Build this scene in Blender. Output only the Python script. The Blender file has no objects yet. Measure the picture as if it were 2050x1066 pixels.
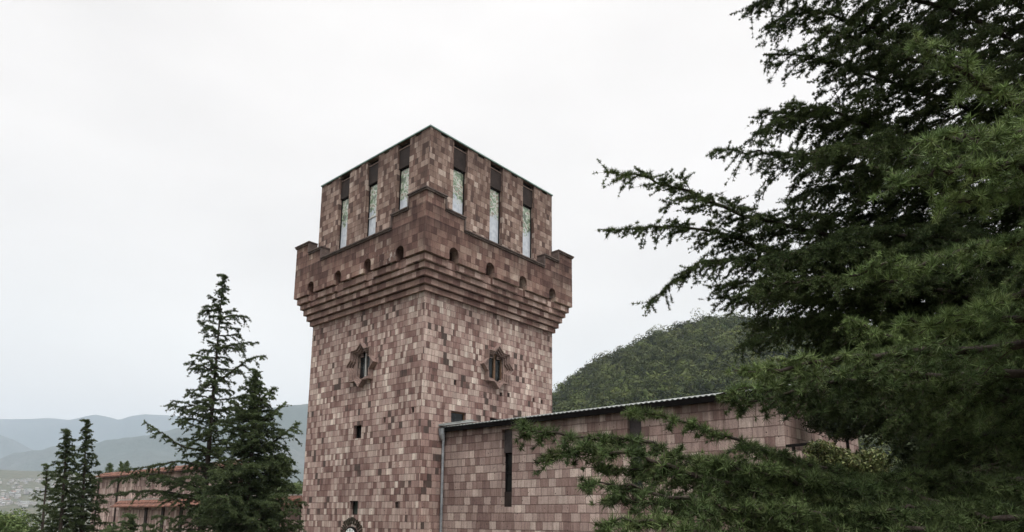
import bpy, bmesh, math, random
import numpy as np
from mathutils import Matrix, Vector
PI = math.pi
S = bpy.context.scene
C = S.collection
rng = np.random.default_rng(7)
random.seed(7)

# ------------------------------------------------------------------ camera
F, CY = 1354.604, 789.352            # focal length and principal row in pixels of the 2050 px wide photograph
CAM = np.array([22.78429, -19.51605, 0.78174])
FW = np.array([-0.65416896, 0.73448052, 0.18055841])
RT = np.array([0.74779765, 0.66386849, 0.00879235])
UP = np.array([0.11340922, -0.14077284, 0.98352496])
cd = bpy.data.cameras.new('camera'); cam = bpy.data.objects.new('camera', cd); C.objects.link(cam)
m = Matrix.Identity(4)
for i in range(3):
    m[i][0] = RT[i]; m[i][1] = UP[i]; m[i][2] = -FW[i]; m[i][3] = CAM[i]
cam.matrix_world = m
cd.sensor_width = 36; cd.lens = 36*F/2050; cd.shift_y = (CY-533)/2050
cd.clip_start = 0.05; cd.clip_end = 60000
S.camera = cam
def at(px, py, d):
    """world point seen at photograph pixel (px, py), d metres along the view axis"""
    return CAM + d*(FW + RT*(px-1025)/F - UP*(py-CY)/F)
def on(px, py, ax, val):
    d = FW + RT*(px-1025)/F - UP*(py-CY)/F
    return CAM + d*(val-CAM[ax])/d[ax]

# ------------------------------------------------------------------ world, sun, exposure
W = bpy.data.worlds.new('World'); S.world = W; W.use_nodes = True
nt = W.node_tree; nt.nodes.clear()
def wn(t, **k):
    n = nt.nodes.new(t)
    for a, b in k.items(): setattr(n, a, b)
    return n
SUN_EL, SUN_AZ = math.radians(55), math.radians(122)   # azimuth clockwise from +Y
sky = wn('ShaderNodeTexSky', sky_type='NISHITA', sun_disc=False, sun_elevation=SUN_EL, sun_rotation=SUN_AZ)
tc = wn('ShaderNodeTexCoord'); sep = wn('ShaderNodeSeparateXYZ')
nt.links.new(tc.outputs['Generated'], sep.inputs[0])
mr = wn('ShaderNodeMapRange'); mr.inputs['From Min'].default_value = 0; mr.inputs['From Max'].default_value = 1
nt.links.new(sep.outputs['Z'], mr.inputs['Value'])
rp = wn('ShaderNodeValToRGB'); el = rp.color_ramp.elements
el[0].position = 0; el[0].color = (.95, .86, .78, 1)
el[1].position = 1; el[1].color = (.98, .98, .98, 1)
for p_, c_ in ((.10, (.81, .737, .66, 1)), (.22, (.71, .675, .63, 1)), (.36, (.683, .647, .612, 1)), (.52, (.668, .635, .608, 1)), (.66, (.665, .635, .61, 1))):
    e_ = el.new(p_); e_.color = c_
nt.links.new(mr.outputs[0], rp.inputs[0])
zb = wn('ShaderNodeMapRange'); zb.inputs['From Min'].default_value = .68; zb.inputs['From Max'].default_value = 1
zb.inputs['To Min'].default_value = 10; zb.inputs['To Max'].default_value = 33
nt.links.new(sep.outputs['Z'], zb.inputs['Value'])
mp = wn('ShaderNodeMapping'); mp.inputs['Scale'].default_value = (1, 1, 2.6)
nt.links.new(tc.outputs['Generated'], mp.inputs[0])
no = wn('ShaderNodeTexNoise'); no.inputs['Scale'].default_value = 2.1; no.inputs['Detail'].default_value = 4; no.inputs['Roughness'].default_value = .45
nt.links.new(mp.outputs[0], no.inputs['Vector'])
nr = wn('ShaderNodeMapRange'); nr.inputs['From Min'].default_value = .3; nr.inputs['From Max'].default_value = .7
nr.inputs['To Min'].default_value = .87; nr.inputs['To Max'].default_value = 1.05
nt.links.new(no.outputs[0], nr.inputs['Value'])
m1 = wn('ShaderNodeMath', operation='MULTIPLY'); nt.links.new(nr.outputs[0], m1.inputs[0]); nt.links.new(zb.outputs[0], m1.inputs[1])
vm = wn('ShaderNodeVectorMath', operation='SCALE'); nt.links.new(rp.outputs[0], vm.inputs[0]); nt.links.new(m1.outputs[0], vm.inputs['Scale'])
mx = wn('ShaderNodeMix', data_type='RGBA'); mx.inputs['Factor'].default_value = .95
nt.links.new(sky.outputs[0], mx.inputs['A']); nt.links.new(vm.outputs[0], mx.inputs['B'])
bg = wn('ShaderNodeBackground'); bg.inputs['Strength'].default_value = .1
nt.links.new(mx.outputs['Result'], bg.inputs['Color'])
wo = wn('ShaderNodeOutputWorld'); nt.links.new(bg.outputs[0], wo.inputs[0])
sd = bpy.data.lights.new('sun', 'SUN'); sd.energy = 1.3; sd.angle = math.radians(25); sd.color = (1, .965, .92)
so = bpy.data.objects.new('sun', sd); C.objects.link(so)
dv = Vector((math.sin(SUN_AZ)*math.cos(SUN_EL), math.cos(SUN_AZ)*math.cos(SUN_EL), math.sin(SUN_EL)))
so.rotation_euler = dv.to_track_quat('Z', 'Y').to_euler(); so.location = (0, 0, 60)
S.view_settings.view_transform = 'Standard'; S.view_settings.look = 'None'
S.view_settings.exposure = .84; S.view_settings.gamma = 1

# ------------------------------------------------------------------ node helper
class NT:
    def __init__(s, name):
        s.m = bpy.data.materials.new(name); s.m.use_nodes = True; s.t = s.m.node_tree; s.t.nodes.clear()
        s.out = s.n('ShaderNodeOutputMaterial')
    def n(s, t, **k):
        n = s.t.nodes.new(t)
        for a, b in k.items(): setattr(n, a, b)
        return n
    def set(s, sock, v):
        if isinstance(v, bpy.types.NodeSocket): s.t.links.new(v, sock)
        elif v is not None: sock.default_value = v
    def math(s, op, a, b=None, c=None, clamp=False):
        n = s.n('ShaderNodeMath', operation=op, use_clamp=clamp)
        s.set(n.inputs[0], a); s.set(n.inputs[1], b)
        if c is not None: s.set(n.inputs[2], c)
        return n.outputs[0]
    def mix(s, f, a, b, blend='MIX'):
        n = s.n('ShaderNodeMix', data_type='RGBA', blend_type=blend)
        s.set(n.inputs['Factor'], f); s.set(n.inputs['A'], a); s.set(n.inputs['B'], b)
        return n.outputs['Result']
    def noise(s, vec, scale, detail=3, rough=.5, mapscale=None):
        if mapscale:
            mm = s.n('ShaderNodeMapping'); mm.inputs['Scale'].default_value = mapscale; s.set(mm.inputs[0], vec); vec = mm.outputs[0]
        n = s.n('ShaderNodeTexNoise'); n.inputs['Scale'].default_value = scale; n.inputs['Detail'].default_value = detail
        n.inputs['Roughness'].default_value = rough; s.set(n.inputs['Vector'], vec)
        return n.outputs[0]
    def rng(s, v, a, b, c, d):
        n = s.n('ShaderNodeMapRange'); s.set(n.inputs['Value'], v)
        for k, x in zip(('From Min', 'From Max', 'To Min', 'To Max'), (a, b, c, d)): n.inputs[k].default_value = x
        return n.outputs[0]
    def ramp(s, v, pts, interp='LINEAR'):
        n = s.n('ShaderNodeValToRGB'); r = n.color_ramp; r.interpolation = interp; s.set(n.inputs[0], v)
        r.elements[0].position = pts[0][0]; r.elements[0].color = (*pts[0][1], 1)
        r.elements[1].position = pts[-1][0]; r.elements[1].color = (*pts[-1][1], 1)
        for p, c in pts[1:-1]:
            e = r.elements.new(p); e.color = (*c, 1)
        return n.outputs[0]
    def bsdf(s, col, rough=.8, metal=0, bump=None, bs=.5, bd=.02, spec=.3, **k):
        b = s.n('ShaderNodeBsdfPrincipled'); s.set(b.inputs['Base Color'], col if isinstance(col, bpy.types.NodeSocket) else (*col, 1))
        s.set(b.inputs['Roughness'], rough); b.inputs['Metallic'].default_value = metal; b.inputs['Specular IOR Level'].default_value = spec
        if bump is not None:
            bb = s.n('ShaderNodeBump'); bb.inputs['Strength'].default_value = bs; bb.inputs['Distance'].default_value = bd
            s.set(bb.inputs['Height'], bump); s.t.links.new(bb.outputs[0], b.inputs['Normal'])
        s.t.links.new(b.outputs[0], s.out.inputs[0])
        return b
    def coord(s, k='Object'):
        n = s.n('ShaderNodeTexCoord'); return n.outputs[k]

def plain(name, col, rough=.7, metal=0, var=.25, scale=3, spec=.3, bd=.004):
    t = NT(name); o = t.coord(); a = t.noise(o, scale, 5, .6); b = t.noise(o, scale*9, 3)
    f = t.rng(a, .3, .7, 1-var, 1+var*.6); g = t.rng(b, .3, .7, 1-var*.5, 1+var*.4)
    v = t.n('ShaderNodeVectorMath', operation='SCALE'); v.inputs[0].default_value = col; t.set(v.inputs['Scale'], t.math('MULTIPLY', f, g))
    t.bsdf(v.outputs[0], rough, metal, b, .5, bd, spec)
    return t.m

def stone(name, cw, ch, pal, seed=0, streak=.15, grime=.3, zoff=0, joint=.6, gscale=.5, drips=None, drip=.5, jw=1.0, gcol=(.085, .052, .046), holes=.5, salt=False):
    """coursed tuff cladding: rows of constant height, random widths, one colour per block"""
    t = NT(name); o = t.coord('Object'); nn = t.coord('Normal')
    so_ = t.n('ShaderNodeSeparateXYZ'); t.set(so_.inputs[0], o); sn = t.n('ShaderNodeSeparateXYZ'); t.set(sn.inputs[0], nn)
    ax = t.math('GREATER_THAN', t.math('ABSOLUTE', sn.outputs['X']), t.math('ABSOLUTE', sn.outputs['Y']))
    u = t.math('ADD', t.math('MULTIPLY', so_.outputs['Y'], ax), t.math('MULTIPLY', so_.outputs['X'], t.math('SUBTRACT', 1, ax)))
    u = t.math('ADD', u, t.math('MULTIPLY', ax, 37.7))
    wob = t.noise(o, .35, 2)
    ej = t.math('SUBTRACT', t.noise(o, 7, 3, .6), .5); ej2 = t.math('SUBTRACT', t.noise(o, 5.3, 3, .6), .5)
    u = t.math('ADD', u, t.math('MULTIPLY', ej, .05))
    v = t.math('ADD', t.math('DIVIDE', t.math('ADD', t.math('ADD', so_.outputs['Z'], t.math('MULTIPLY', ej2, .035)), zoff), ch), t.math('MULTIPLY', wob, .12))
    row = t.math('FLOOR', v); fv = t.math('FRACT', v)
    wh = t.n('ShaderNodeTexWhiteNoise', noise_dimensions='1D'); t.set(wh.inputs['W'], t.math('ADD', row, 100.5+seed))
    rv = wh.outputs['Value']
    wsc = t.rng(wh.outputs['Value'], 0, 1, .85, 1.25)
    w = t.math('ADD', t.math('DIVIDE', t.math('MULTIPLY', u, wsc), cw), t.math('MULTIPLY', rv, 531.7))
    vo = t.n('ShaderNodeTexVoronoi', voronoi_dimensions='1D', feature='F1'); t.set(vo.inputs['W'], w); vo.inputs['Scale'].default_value = 1
    vd = t.n('ShaderNodeTexVoronoi', voronoi_dimensions='1D', feature='DISTANCE_TO_EDGE'); t.set(vd.inputs['W'], w); vd.inputs['Scale'].default_value = 1
    cs = t.n('ShaderNodeSeparateColor'); t.set(cs.inputs[0], vo.outputs['Color'])
    base = t.ramp(t.math('ADD', cs.outputs[0], t.rng(t.noise(o, .55, 3, .5), .3, .7, -.13, .13), clamp=True), pal)
    big = t.noise(o, .22, 3, .5)
    jit = t.rng(cs.outputs[1], 0, 1, .9, 1.1)
    st = t.noise(o, 1, 4, .6, (16, 16, 1.3)); st2 = t.noise(o, 26, 4, .65)
    k = t.math('MULTIPLY', t.rng(st, .3, .7, 1-streak, 1+streak), t.rng(st2, .3, .7, .76, 1.16))
    k = t.math('MULTIPLY', k, jit)
    k = t.math('MULTIPLY', k, t.rng(big, .3, .7, .88, 1.12))
    # pits in the tuff
    pv = t.n('ShaderNodeTexVoronoi', feature='F1'); t.set(pv.inputs['Vector'], o); pv.inputs['Scale'].default_value = 5.2
    ps = t.n('ShaderNodeSeparateColor'); t.set(ps.inputs[0], pv.outputs['Color'])
    pit = t.math('MULTIPLY', t.math('LESS_THAN', pv.outputs['Distance'], .12), t.math('GREATER_THAN', ps.outputs[0], 1-.35*holes))
    # joints
    jn = t.rng(t.noise(o, 9, 2), .3, .7, .6, 1.5)
    jv = t.math('LESS_THAN', t.math('MULTIPLY', vd.outputs['Distance'], cw), t.math('MULTIPLY', jn, .0065*jw))
    e1 = t.math('MULTIPLY', t.math('MINIMUM', fv, t.math('SUBTRACT', 1, fv)), ch)
    jh = t.math('LESS_THAN', e1, t.math('MULTIPLY', jn, .013*jw))
    jt = t.math('MAXIMUM', jv, jh)
    sc = t.n('ShaderNodeVectorMath', operation='SCALE'); t.set(sc.inputs[0], base); t.set(sc.inputs['Scale'], k)
    col = t.mix(t.math('MULTIPLY', jt, joint), sc.outputs[0], (*gcol, 1))
    col = t.mix(t.math('MULTIPLY', pit, .85), col, (.03, .02, .018, 1))
    g = t.noise(o, gscale, 6, .62, (1, 1, .55)); gf = t.rng(g, .45, .68, 0, grime)
    col = t.mix(gf, col, (*gcol, 1))
    if drips is not None:                     # rain streaks that start under copings and eaves
        d = t.noise(o, 1, 5, .65, (4.2, 4.2, .12))
        zz = so_.outputs['Z']; tot = None
        for z1, ln in drips:
            f = t.rng(zz, z1-ln, z1, 0, 1); f = t.math('MULTIPLY', f, t.math('LESS_THAN', zz, z1+.02))
            tot = f if tot is None else t.math('MAXIMUM', tot, f)
        df = t.math('MULTIPLY', t.math('MULTIPLY', t.rng(d, .35, .6, .25, 1), tot), drip, clamp=True)
        col = t.mix(df, col, (*gcol, 1))
    if salt:                                  # pale lime stains washed out round the left niches
        sn_ = t.noise(o, 1, 5, .7, (3.2, 3.2, 1.5))
        fx = t.math('MULTIPLY', t.rng(so_.outputs['X'], -4.6, -3.6, 0, 1), t.rng(so_.outputs['X'], -1.6, -.9, 1, 0))
        fz = t.math('MULTIPLY', t.rng(so_.outputs['Z'], 12.2, 12.5, 0, 1), t.rng(so_.outputs['Z'], 13.3, 13.9, 1, 0))
        fs = t.math('MULTIPLY', t.math('MULTIPLY', t.rng(sn_, .54, .62, 0, .8), t.math('MULTIPLY', fx, fz)), t.math('SUBTRACT', 1, ax))
        col = t.mix(fs, col, (.5, .45, .41, 1))
    h = t.math('ADD', t.math('MULTIPLY', cs.outputs[2], .5), t.math('MULTIPLY', st2, .7))
    h = t.math('SUBTRACT', h, t.math('MULTIPLY', t.math('MAXIMUM', jt, pit), .9))
    t.bsdf(col, .92, 0, h, .9, .03, .12)
    return t.m

def P(*a): return [(p, (c[0]/100*1.14, c[1]/100*1.10, c[2]/100*1.06)) for p, c in a]
PAL_SHAFT = P((0, (8, 6, 5.5)), (.03, (12, 8, 7.2)), (.07, (17, 10, 9)), (.2, (23, 14.5, 13.2)), (.4, (30, 20.5, 18.4)), (.6, (36, 26, 23.4)), (.8, (41, 31.5, 28)), (.92, (47, 37, 33)), (1, (56, 47, 42)))
PAL_OLD = P((0, (9, 5.5, 5)), (.05, (12, 8, 7)), (.12, (18, 9.8, 9)), (.28, (26, 15.5, 14)), (.48, (32, 21, 19)), (.66, (39, 26.5, 24)), (.85, (48, 35, 31)), (.93, (56, 44, 39)), (1, (66, 54, 48)))
PAL_PAR = P((0, (10, 5.5, 5)), (.2, (16, 9, 7.8)), (.5, (20.5, 12, 10.2)), (.8, (26, 16.5, 14)), (.95, (33, 23, 19.5)), (1, (48, 36, 31)))
PAL_COR = P((0, (15, 9, 8.4)), (.3, (23, 15.3, 13.4)), (.6, (29, 20.3, 18)), (.85, (38, 28, 25)), (1, (50, 39, 35)))
PAL_PEN = P((0, (9, 6, 5.5)), (.15, (14, 8.4, 7.2)), (.45, (22, 14.8, 12.6)), (.75, (28.5, 20, 17.2)), (.93, (37, 27.5, 24)), (1, (46, 36, 32)))
PAL_WING = P((0, (18, 12, 11)), (.2, (24, 16.5, 14.8)), (.5, (31, 23, 20.8)), (.8, (38, 29.5, 26.5)), (1, (47, 38, 34)))
PAL_SHAFT = [(p, (c[0]*1.07, c[1]*1.12, c[2]*1.13)) for p, c in PAL_SHAFT]; PAL_PAR = [(p, (c[0]*.98, c[1]*1.06, c[2]*1.06)) for p, c in PAL_PAR]; PAL_PEN = [(p, (c[0], c[1]*1.06, c[2]*1.06)) for p, c in PAL_PEN]; PAL_WING = [(p, (c[0]*1.02, c[1]*1.05, c[2]*1.07)) for p, c in PAL_WING]
M = {}
M['shaft'] = stone('tuff_shaft', .225, .3, PAL_SHAFT, 3, .28, .22, 0, .5, drips=((11.03, 1.5),), drip=.55)
M['parapet'] = stone('tuff_parapet', .34, .34, PAL_PAR, 9, .2, .6, .1, .3, gscale=.8, drips=((14.2, 1.0), (14.9, .7), (15.5, .6)), drip=.8, gcol=(.05, .032, .03), holes=.2, salt=True)
M['corbel'] = stone('tuff_corbel', .36, .306, PAL_COR, 14, .14, .28, -.014, .35, gscale=1.1, holes=.5)
M['pent'] = stone('tuff_upper_storey', .25, .3, PAL_PEN, 21, .25, .5, 0, .4, gscale=.7, drips=((19.3, 1.6),), drip=.6, gcol=(.06, .04, .036), holes=.5)
M['wing'] = stone('tuff_wing', .38, .335, PAL_WING, 31, .2, .28, -.01, .62, drips=((4.62, 1.7),), drip=.75, jw=1.25, holes=1.2)
M['bast'] = stone('tuff_bastion', .30, .62, [(p_, tuple(1.25*x for x in c_)) for p_, c_ in PAL_WING], 41, .4, .3, 0, .5, drips=((2.2, 2.5),), drip=.5, holes=.4)
M['star'] = plain('carved_stone', (.27, .19, .165), .9, 0, .35, 6, bd=.01)
M['coping'] = plain('weathered_coping_stone', (.115, .085, .075), .85, 0, .45, 2.5, bd=.01)
M['roofedge'] = plain('verdigris_sheet_edge', (.16, .24, .215), .6, .2, .3, 4)
M['darkpanel'] = plain('dark_panel_and_niche_shade', (.032, .021, .018), .8, 0, .5, 2)
M['frame'] = plain('dark_window_frame', (.009, .0075, .007), .7, spec=.1)
M['woodframe'] = plain('ochre_wood_frame', (.17, .10, .06), .7, 0, .35, 5)
M['whiteframe'] = plain('pale_painted_frame', (.52, .5, .47), .6, 0, .25, 5)
M['metal'] = plain('galvanised_steel', (.33, .35, .37), .45, .5, .35, 3)
M['roofsheet'] = plain('pale_corrugated_sheet', (.27, .28, .27), .6, .1, .5, 1.2)
M['soffit'] = plain('tarred_eave_board', (.006, .005, .005), .9, spec=.05)
M['tile'] = plain('terracotta_tile', (.155, .07, .048), .85, 0, .75, 3.2)
M['bark'] = plain('cedar_bark', (.045, .034, .028), .95, 0, .4, 9, bd=.01)
M['twig'] = plain('cedar_twig', (.06, .045, .033), .9, 0, .35, 12)
M['house'] = plain('rendered_house_wall', (.42, .40, .385), .9, 0, .3, .05)
M['iron'] = plain('painted_iron', (.02, .02, .02), .5)

def glass(name, col=(.008, .009, .009), rough=.08, spec=.28):
    t = NT(name); o = t.coord(); a = t.noise(o, 2.3, 3)
    c = t.mix(t.rng(a, .35, .65, 0, 1), (*col, 1), (*(x*2.2 for x in col), 1))
    t.bsdf(c, rough, 0, a, .15, .01, spec); return t.m
M['glass'] = glass('dark_window_glass')
M['glass2'] = glass('greenish_window_glass', (.03, .045, .038), .12, .6)
def patterned_glass():
    """tall panes with a mottled green pattern above and paler grey-blue below"""
    t = NT('patterned_window_glass'); o = t.coord()
    s = t.n('ShaderNodeSeparateXYZ'); t.set(s.inputs[0], o)
    d = t.noise(o, 2.2, 2); vv = t.n('ShaderNodeVectorMath', operation='SCALE'); t.set(vv.inputs[0], o); vv.inputs['Scale'].default_value = 1
    n1 = t.noise(o, 2.6, 5, .6); n2 = t.noise(o, 6.5, 3, .5, (1, 1, .8))
    leaf = t.ramp(n1, P((0, (6, 7, 6)), (.40, (12, 14, 12)), (.45, (14, 21, 13)), (.50, (30, 36, 29)), (.54, (50, 53, 50)), (.58, (22, 15, 12)), (.63, (20, 28, 21)), (1, (45, 48, 47))))
    low = t.mix(t.rng(n2, .3, .7, 0, 1), (.42, .46, .52, 1), (.6, .63, .67, 1))
    f = t.rng(t.math('ADD', s.outputs['Z'], t.math('MULTIPLY', n2, 1.5)), 17.0, 17.3, 0, 1)
    col = t.mix(f, low, leaf)
    t.bsdf(col, .12, 0, n2, .08, .01, .8); return t.m
M['leafglass'] = patterned_glass()

def leafmat(name, c1, c2, c3=None, sc=1.5, transl=.12, rough=.55, fine=9):
    t = NT(name); o = t.coord(); a = t.noise(o, sc, 3, .6); b = t.noise(o, sc*fine, 2, .6)
    col = t.mix(t.rng(a, .35, .65, 0, 1), (*c1, 1), (*c2, 1))
    if c3: col = t.mix(t.rng(b, .5, .75, 0, .8), col, (*c3, 1))
    at_ = t.n('ShaderNodeAttribute', attribute_name='tint')
    v = t.n('ShaderNodeVectorMath', operation='SCALE'); t.set(v.inputs[0], col); t.set(v.inputs['Scale'], at_.outputs['Fac'])
    p = t.bsdf(v.outputs[0], rough, spec=.12)
    tr = t.n('ShaderNodeBsdfTranslucent'); t.set(tr.inputs[0], v.outputs[0])
    ms = t.n('ShaderNodeMixShader'); ms.inputs[0].default_value = transl
    t.t.links.new(p.outputs[0], ms.inputs[1]); t.t.links.new(tr.outputs[0], ms.inputs[2]); t.t.links.new(ms.outputs[0], t.out.inputs[0])
    return t.m
M['needle'] = leafmat('cedar_needles', (.044, .066, .026), (.07, .097, .034), (.12, .143, .058), 1.2)
M['needle_far'] = leafmat('cedar_needles_dark', (.038, .054, .025), (.058, .077, .033), (.09, .108, .05), .7)
M['leaf'] = leafmat('broad_leaves', (.06, .09, .03), (.09, .125, .045), (.15, .17, .07), .8, fine=5)
M['forest'] = leafmat('forest_leaves', (.040, .056, .013), (.074, .086, .022), (.11, .108, .036), .02, .08, .8, fine=12)
M['ivy'] = leafmat('ivy_leaves', (.1, .13, .045), (.2, .23, .09), (.22, .13, .07), 2.5, fine=4)
def ground_mat(name, c1, c2, sc):
    t = NT(name); o = t.coord(); a = t.noise(o, sc, 8, .62); b = t.noise(o, sc*14, 5, .7)
    col = t.mix(t.rng(a, .38, .62, 0, 1), (*c1, 1), (*c2, 1)); col = t.mix(t.rng(b, .45, .7, 0, .6), col, (*(x*.55 for x in c1), 1))
    t.bsdf(col, .95, 0, b, .6, 1/sc*.04, .1); return t.m
M['grass'] = ground_mat('grass_ground', (.07, .078, .045), (.13, .115, .085), .05)
M['mount'] = ground_mat('wooded_mountain', (.05, .062, .045), (.10, .10, .085), .0011)
M['hill'] = ground_mat('wooded_hill_soil', (.04, .055, .025), (.07, .075, .04), .02)

# ------------------------------------------------------------------ mesh helpers
def link(o, parent=None):
    C.objects.link(o)
    if parent is not None: o.parent = parent; o.matrix_parent_inverse = parent.matrix_world.inverted() if False else Matrix.Translation(-parent.location)
    return o
def tag(o, label=None, cat=None, group=None, kind=None):
    for k, v in (('label', label), ('category', cat), ('group', group), ('kind', kind)):
        if v: o[k] = v
    return o
def empty(name, loc, label, cat, group=None):
    o = bpy.data.objects.new(name, None); o.location = Vector(loc); C.objects.link(o)
    return tag(o, label, cat, group)
def fastmesh(name, V, T, mat, parent=None, tint=None, nv=3):
    """V (n,3), T (m,nv) index arrays -> one object"""
    me = bpy.data.meshes.new(name)
    V = np.ascontiguousarray(V, np.float32); T = np.ascontiguousarray(T, np.int32)
    me.vertices.add(len(V)); me.vertices.foreach_set('co', V.ravel())
    me.loops.add(T.size); me.loops.foreach_set('vertex_index', T.ravel())
    me.polygons.add(len(T)); me.polygons.foreach_set('loop_start', np.arange(len(T), dtype=np.int32)*nv)
    me.polygons.foreach_set('loop_total', np.full(len(T), nv, np.int32))
    if tint is not None:
        a = me.attributes.new('tint', 'FLOAT', 'FACE'); a.data.foreach_set('value', np.ascontiguousarray(tint, np.float32))
    me.update(calc_edges=True)
    me.materials.append(mat)
    return link(bpy.data.objects.new(name, me), parent)
class B:
    """collects polygons"""
    def __init__(s): s.v = []; s.f = []; s.mi = []
    def poly(s, pts, mi=0):
        k = len(s.v); s.v += [tuple(map(float, p)) for p in pts]; s.f.append(tuple(range(k, k+len(pts)))); s.mi.append(mi)
    def box(s, a, b, mi=0):
        x0, y0, z0 = a; x1, y1, z1 = b
        k = len(s.v); s.v += [(x, y, z) for z in (z0, z1) for x, y in ((x0, y0), (x1, y0), (x1, y1), (x0, y1))]
        for f in ((3, 2, 1, 0), (4, 5, 6, 7), (0, 1, 5, 4), (1, 2, 6, 5), (2, 3, 7, 6), (3, 0, 4, 7)):
            s.f.append(tuple(k+i for i in f)); s.mi.append(mi)
    def prism(s, pts, fn, d0, d1, mi=0):
        """2D outline extruded: fn(a, b, d) -> xyz"""
        n = len(pts); k = len(s.v)
        s.v += [tuple(map(float, fn(a, b, d0))) for a, b in pts] + [tuple(map(float, fn(a, b, d1))) for a, b in pts]
        s.f.append(tuple(range(k, k+n))); s.f.append(tuple(range(k+2*n-1, k+n-1, -1)))
        for i in range(n):
            j = (i+1) % n; s.f.append((k+j, k+i, k+n+i, k+n+j))
        s.mi += [mi]*(n+2)
    def tube(s, pts, rad, n=8, mi=0, cap=True):
        pts = [np.array(p, float) for p in pts]; k = len(s.v); m = len(pts)
        for i, p in enumerate(pts):
            t = pts[min(i+1, m-1)]-pts[max(i-1, 0)]; t /= np.linalg.norm(t)+1e-9
            a = np.cross(t, (0, 0, 1.)) if abs(t[2]) < .95 else np.cross(t, (1., 0, 0)); a /= np.linalg.norm(a); b = np.cross(t, a)
            r = rad[i] if hasattr(rad, '__len__') else rad
            for j in range(n):
                w = 2*PI*j/n; s.v.append(tuple(p+a*r*math.cos(w)+b*r*math.sin(w)))
        for i in range(m-1):
            for j in range(n):
                q = (j+1) % n; s.f.append((k+i*n+j, k+i*n+q, k+(i+1)*n+q, k+(i+1)*n+j)); s.mi.append(mi)
        if cap:
            s.f.append(tuple(k+j for j in range(n))); s.f.append(tuple(k+(m-1)*n+j for j in range(n-1, -1, -1))); s.mi += [mi, mi]
    def build(s, name, mats, parent=None, bevel=0, smooth=False):
        me = bpy.data.meshes.new(name); me.from_pydata(s.v, [], s.f)
        for mt in (mats if isinstance(mats, (list, tuple)) else [mats]): me.materials.append(mt)
        me.polygons.foreach_set('material_index', s.mi)
        bm = bmesh.new(); bm.from_mesh(me); bmesh.ops.recalc_face_normals(bm, faces=bm.faces); bm.to_mesh(me); bm.free()
        if smooth: me.polygons.foreach_set('use_smooth', [True]*len(me.polygons))
        me.update(); o = link(bpy.data.objects.new(name, me), parent)
        if bevel:
            b = o.modifiers.new('bevel', 'BEVEL'); b.width = bevel; b.segments = 2; b.limit_method = 'ANGLE'
        return o
def wall_panel(bd, fn, u0, u1, v0, v1, holes, back=0):
    """rectangular wall with rectangular openings (u0,u1,v0,v1,depth); fn(u,v,depth_inward)->xyz"""
    us = sorted({u0, u1, *[h[0] for h in holes], *[h[1] for h in holes]}); vs = sorted({v0, v1, *[h[2] for h in holes], *[h[3] for h in holes]})
    for i in range(len(us)-1):
        for j in range(len(vs)-1):
            a, b, c, d = us[i], us[i+1], vs[j], vs[j+1]; mu, mv = (a+b)/2, (c+d)/2
            if any(h[0] < mu < h[1] and h[2] < mv < h[3] for h in holes): continue
            bd.poly([fn(a, c, 0), fn(b, c, 0), fn(b, d, 0), fn(a, d, 0)])
    for h in holes:
        a, b, c, d, e = h[:5]; r = [(a, c), (b, c), (b, d), (a, d)]
        for i in range(4):
            p, q = r[i], r[(i+1) % 4]; bd.poly([fn(*p, 0), fn(*q, 0), fn(*q, e), fn(*p, e)])
        if len(h) > 5: bd.poly([fn(a, c, e), fn(b, c, e), fn(b, d, e), fn(a, d, e)], h[5])

# ================================================================== THE TOWER
TW, TD, OF = 9.265, 9.40, .815
tower = empty('stone_tower', (-TW/2, TD/2, -7.5), 'tall square tower of patchwork pink tuff blocks with stepped battlements', 'tower')
# local frames of the two visible faces: left face looks to -Y (u = -x), right face looks to +X (u = y)
fL = lambda u, v, d: (-u, d, v)
fR = lambda u, v, d: (-d, u, v)
fB = lambda u, v, d: (-u, TD-d, v)
fW = lambda u, v, d: (-TW+d, u, v)
# --- shaft
smallL = [(4.37, 5.02, 4.54, 5.2, .3), (4.35, 5.03, .88, 1.54, .3)]
smallR = [(1.83, 2.79, 5.12, 5.68, .2), (4.45, 5.44, 5.12, 5.66, .2)]
starL = (3.93, 4.93, 7.5, 8.86, .34); starR = (4.27, 5.33, 7.55, 8.95, .34)
dk = 1
putL = [(on(x, y, 1, 0)[0]*-1-w/2, on(x, y, 1, 0)[0]*-1+w/2, on(x, y, 1, 0)[2]-h/2, on(x, y, 1, 0)[2]+h/2, .07, dk) for x, y, w, h in ((826, 821, .2, .26), (769.5, 841, .17, .27), (668.5, 798, .16, .22), (793.5, 1011, .27, .27), (752, 905+0, .0, .0)) if w]
putR = [(on(x, y, 0, 0)[1]-w/2, on(x, y, 0, 0)[1]+w/2, on(x, y, 0, 0)[2]-h/2, on(x, y, 0, 0)[2]+h/2, .07, dk) for x, y, w, h in ((911, 766, .16, .25), (1003, 790, .2, .2), (1018, 791, .18, .22), (1068, 801, .17, .24), (1085, 805, .17, .22), (1065, 741, .15, .2))]
b = B()
wall_panel(b, fL, 0, TW, -8, 11.03, smallL+[starL]+putL)
wall_panel(b, fR, 0, TD, -8, 11.03, smallR+[starR]+putR)
wall_panel(b, fB, 0, TW, -8, 11.03, []); wall_panel(b, fW, 0, TD, -8, 11.03, [])
b.build('shaft_wall', [M['shaft'], M['darkpanel']], tower)
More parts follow.
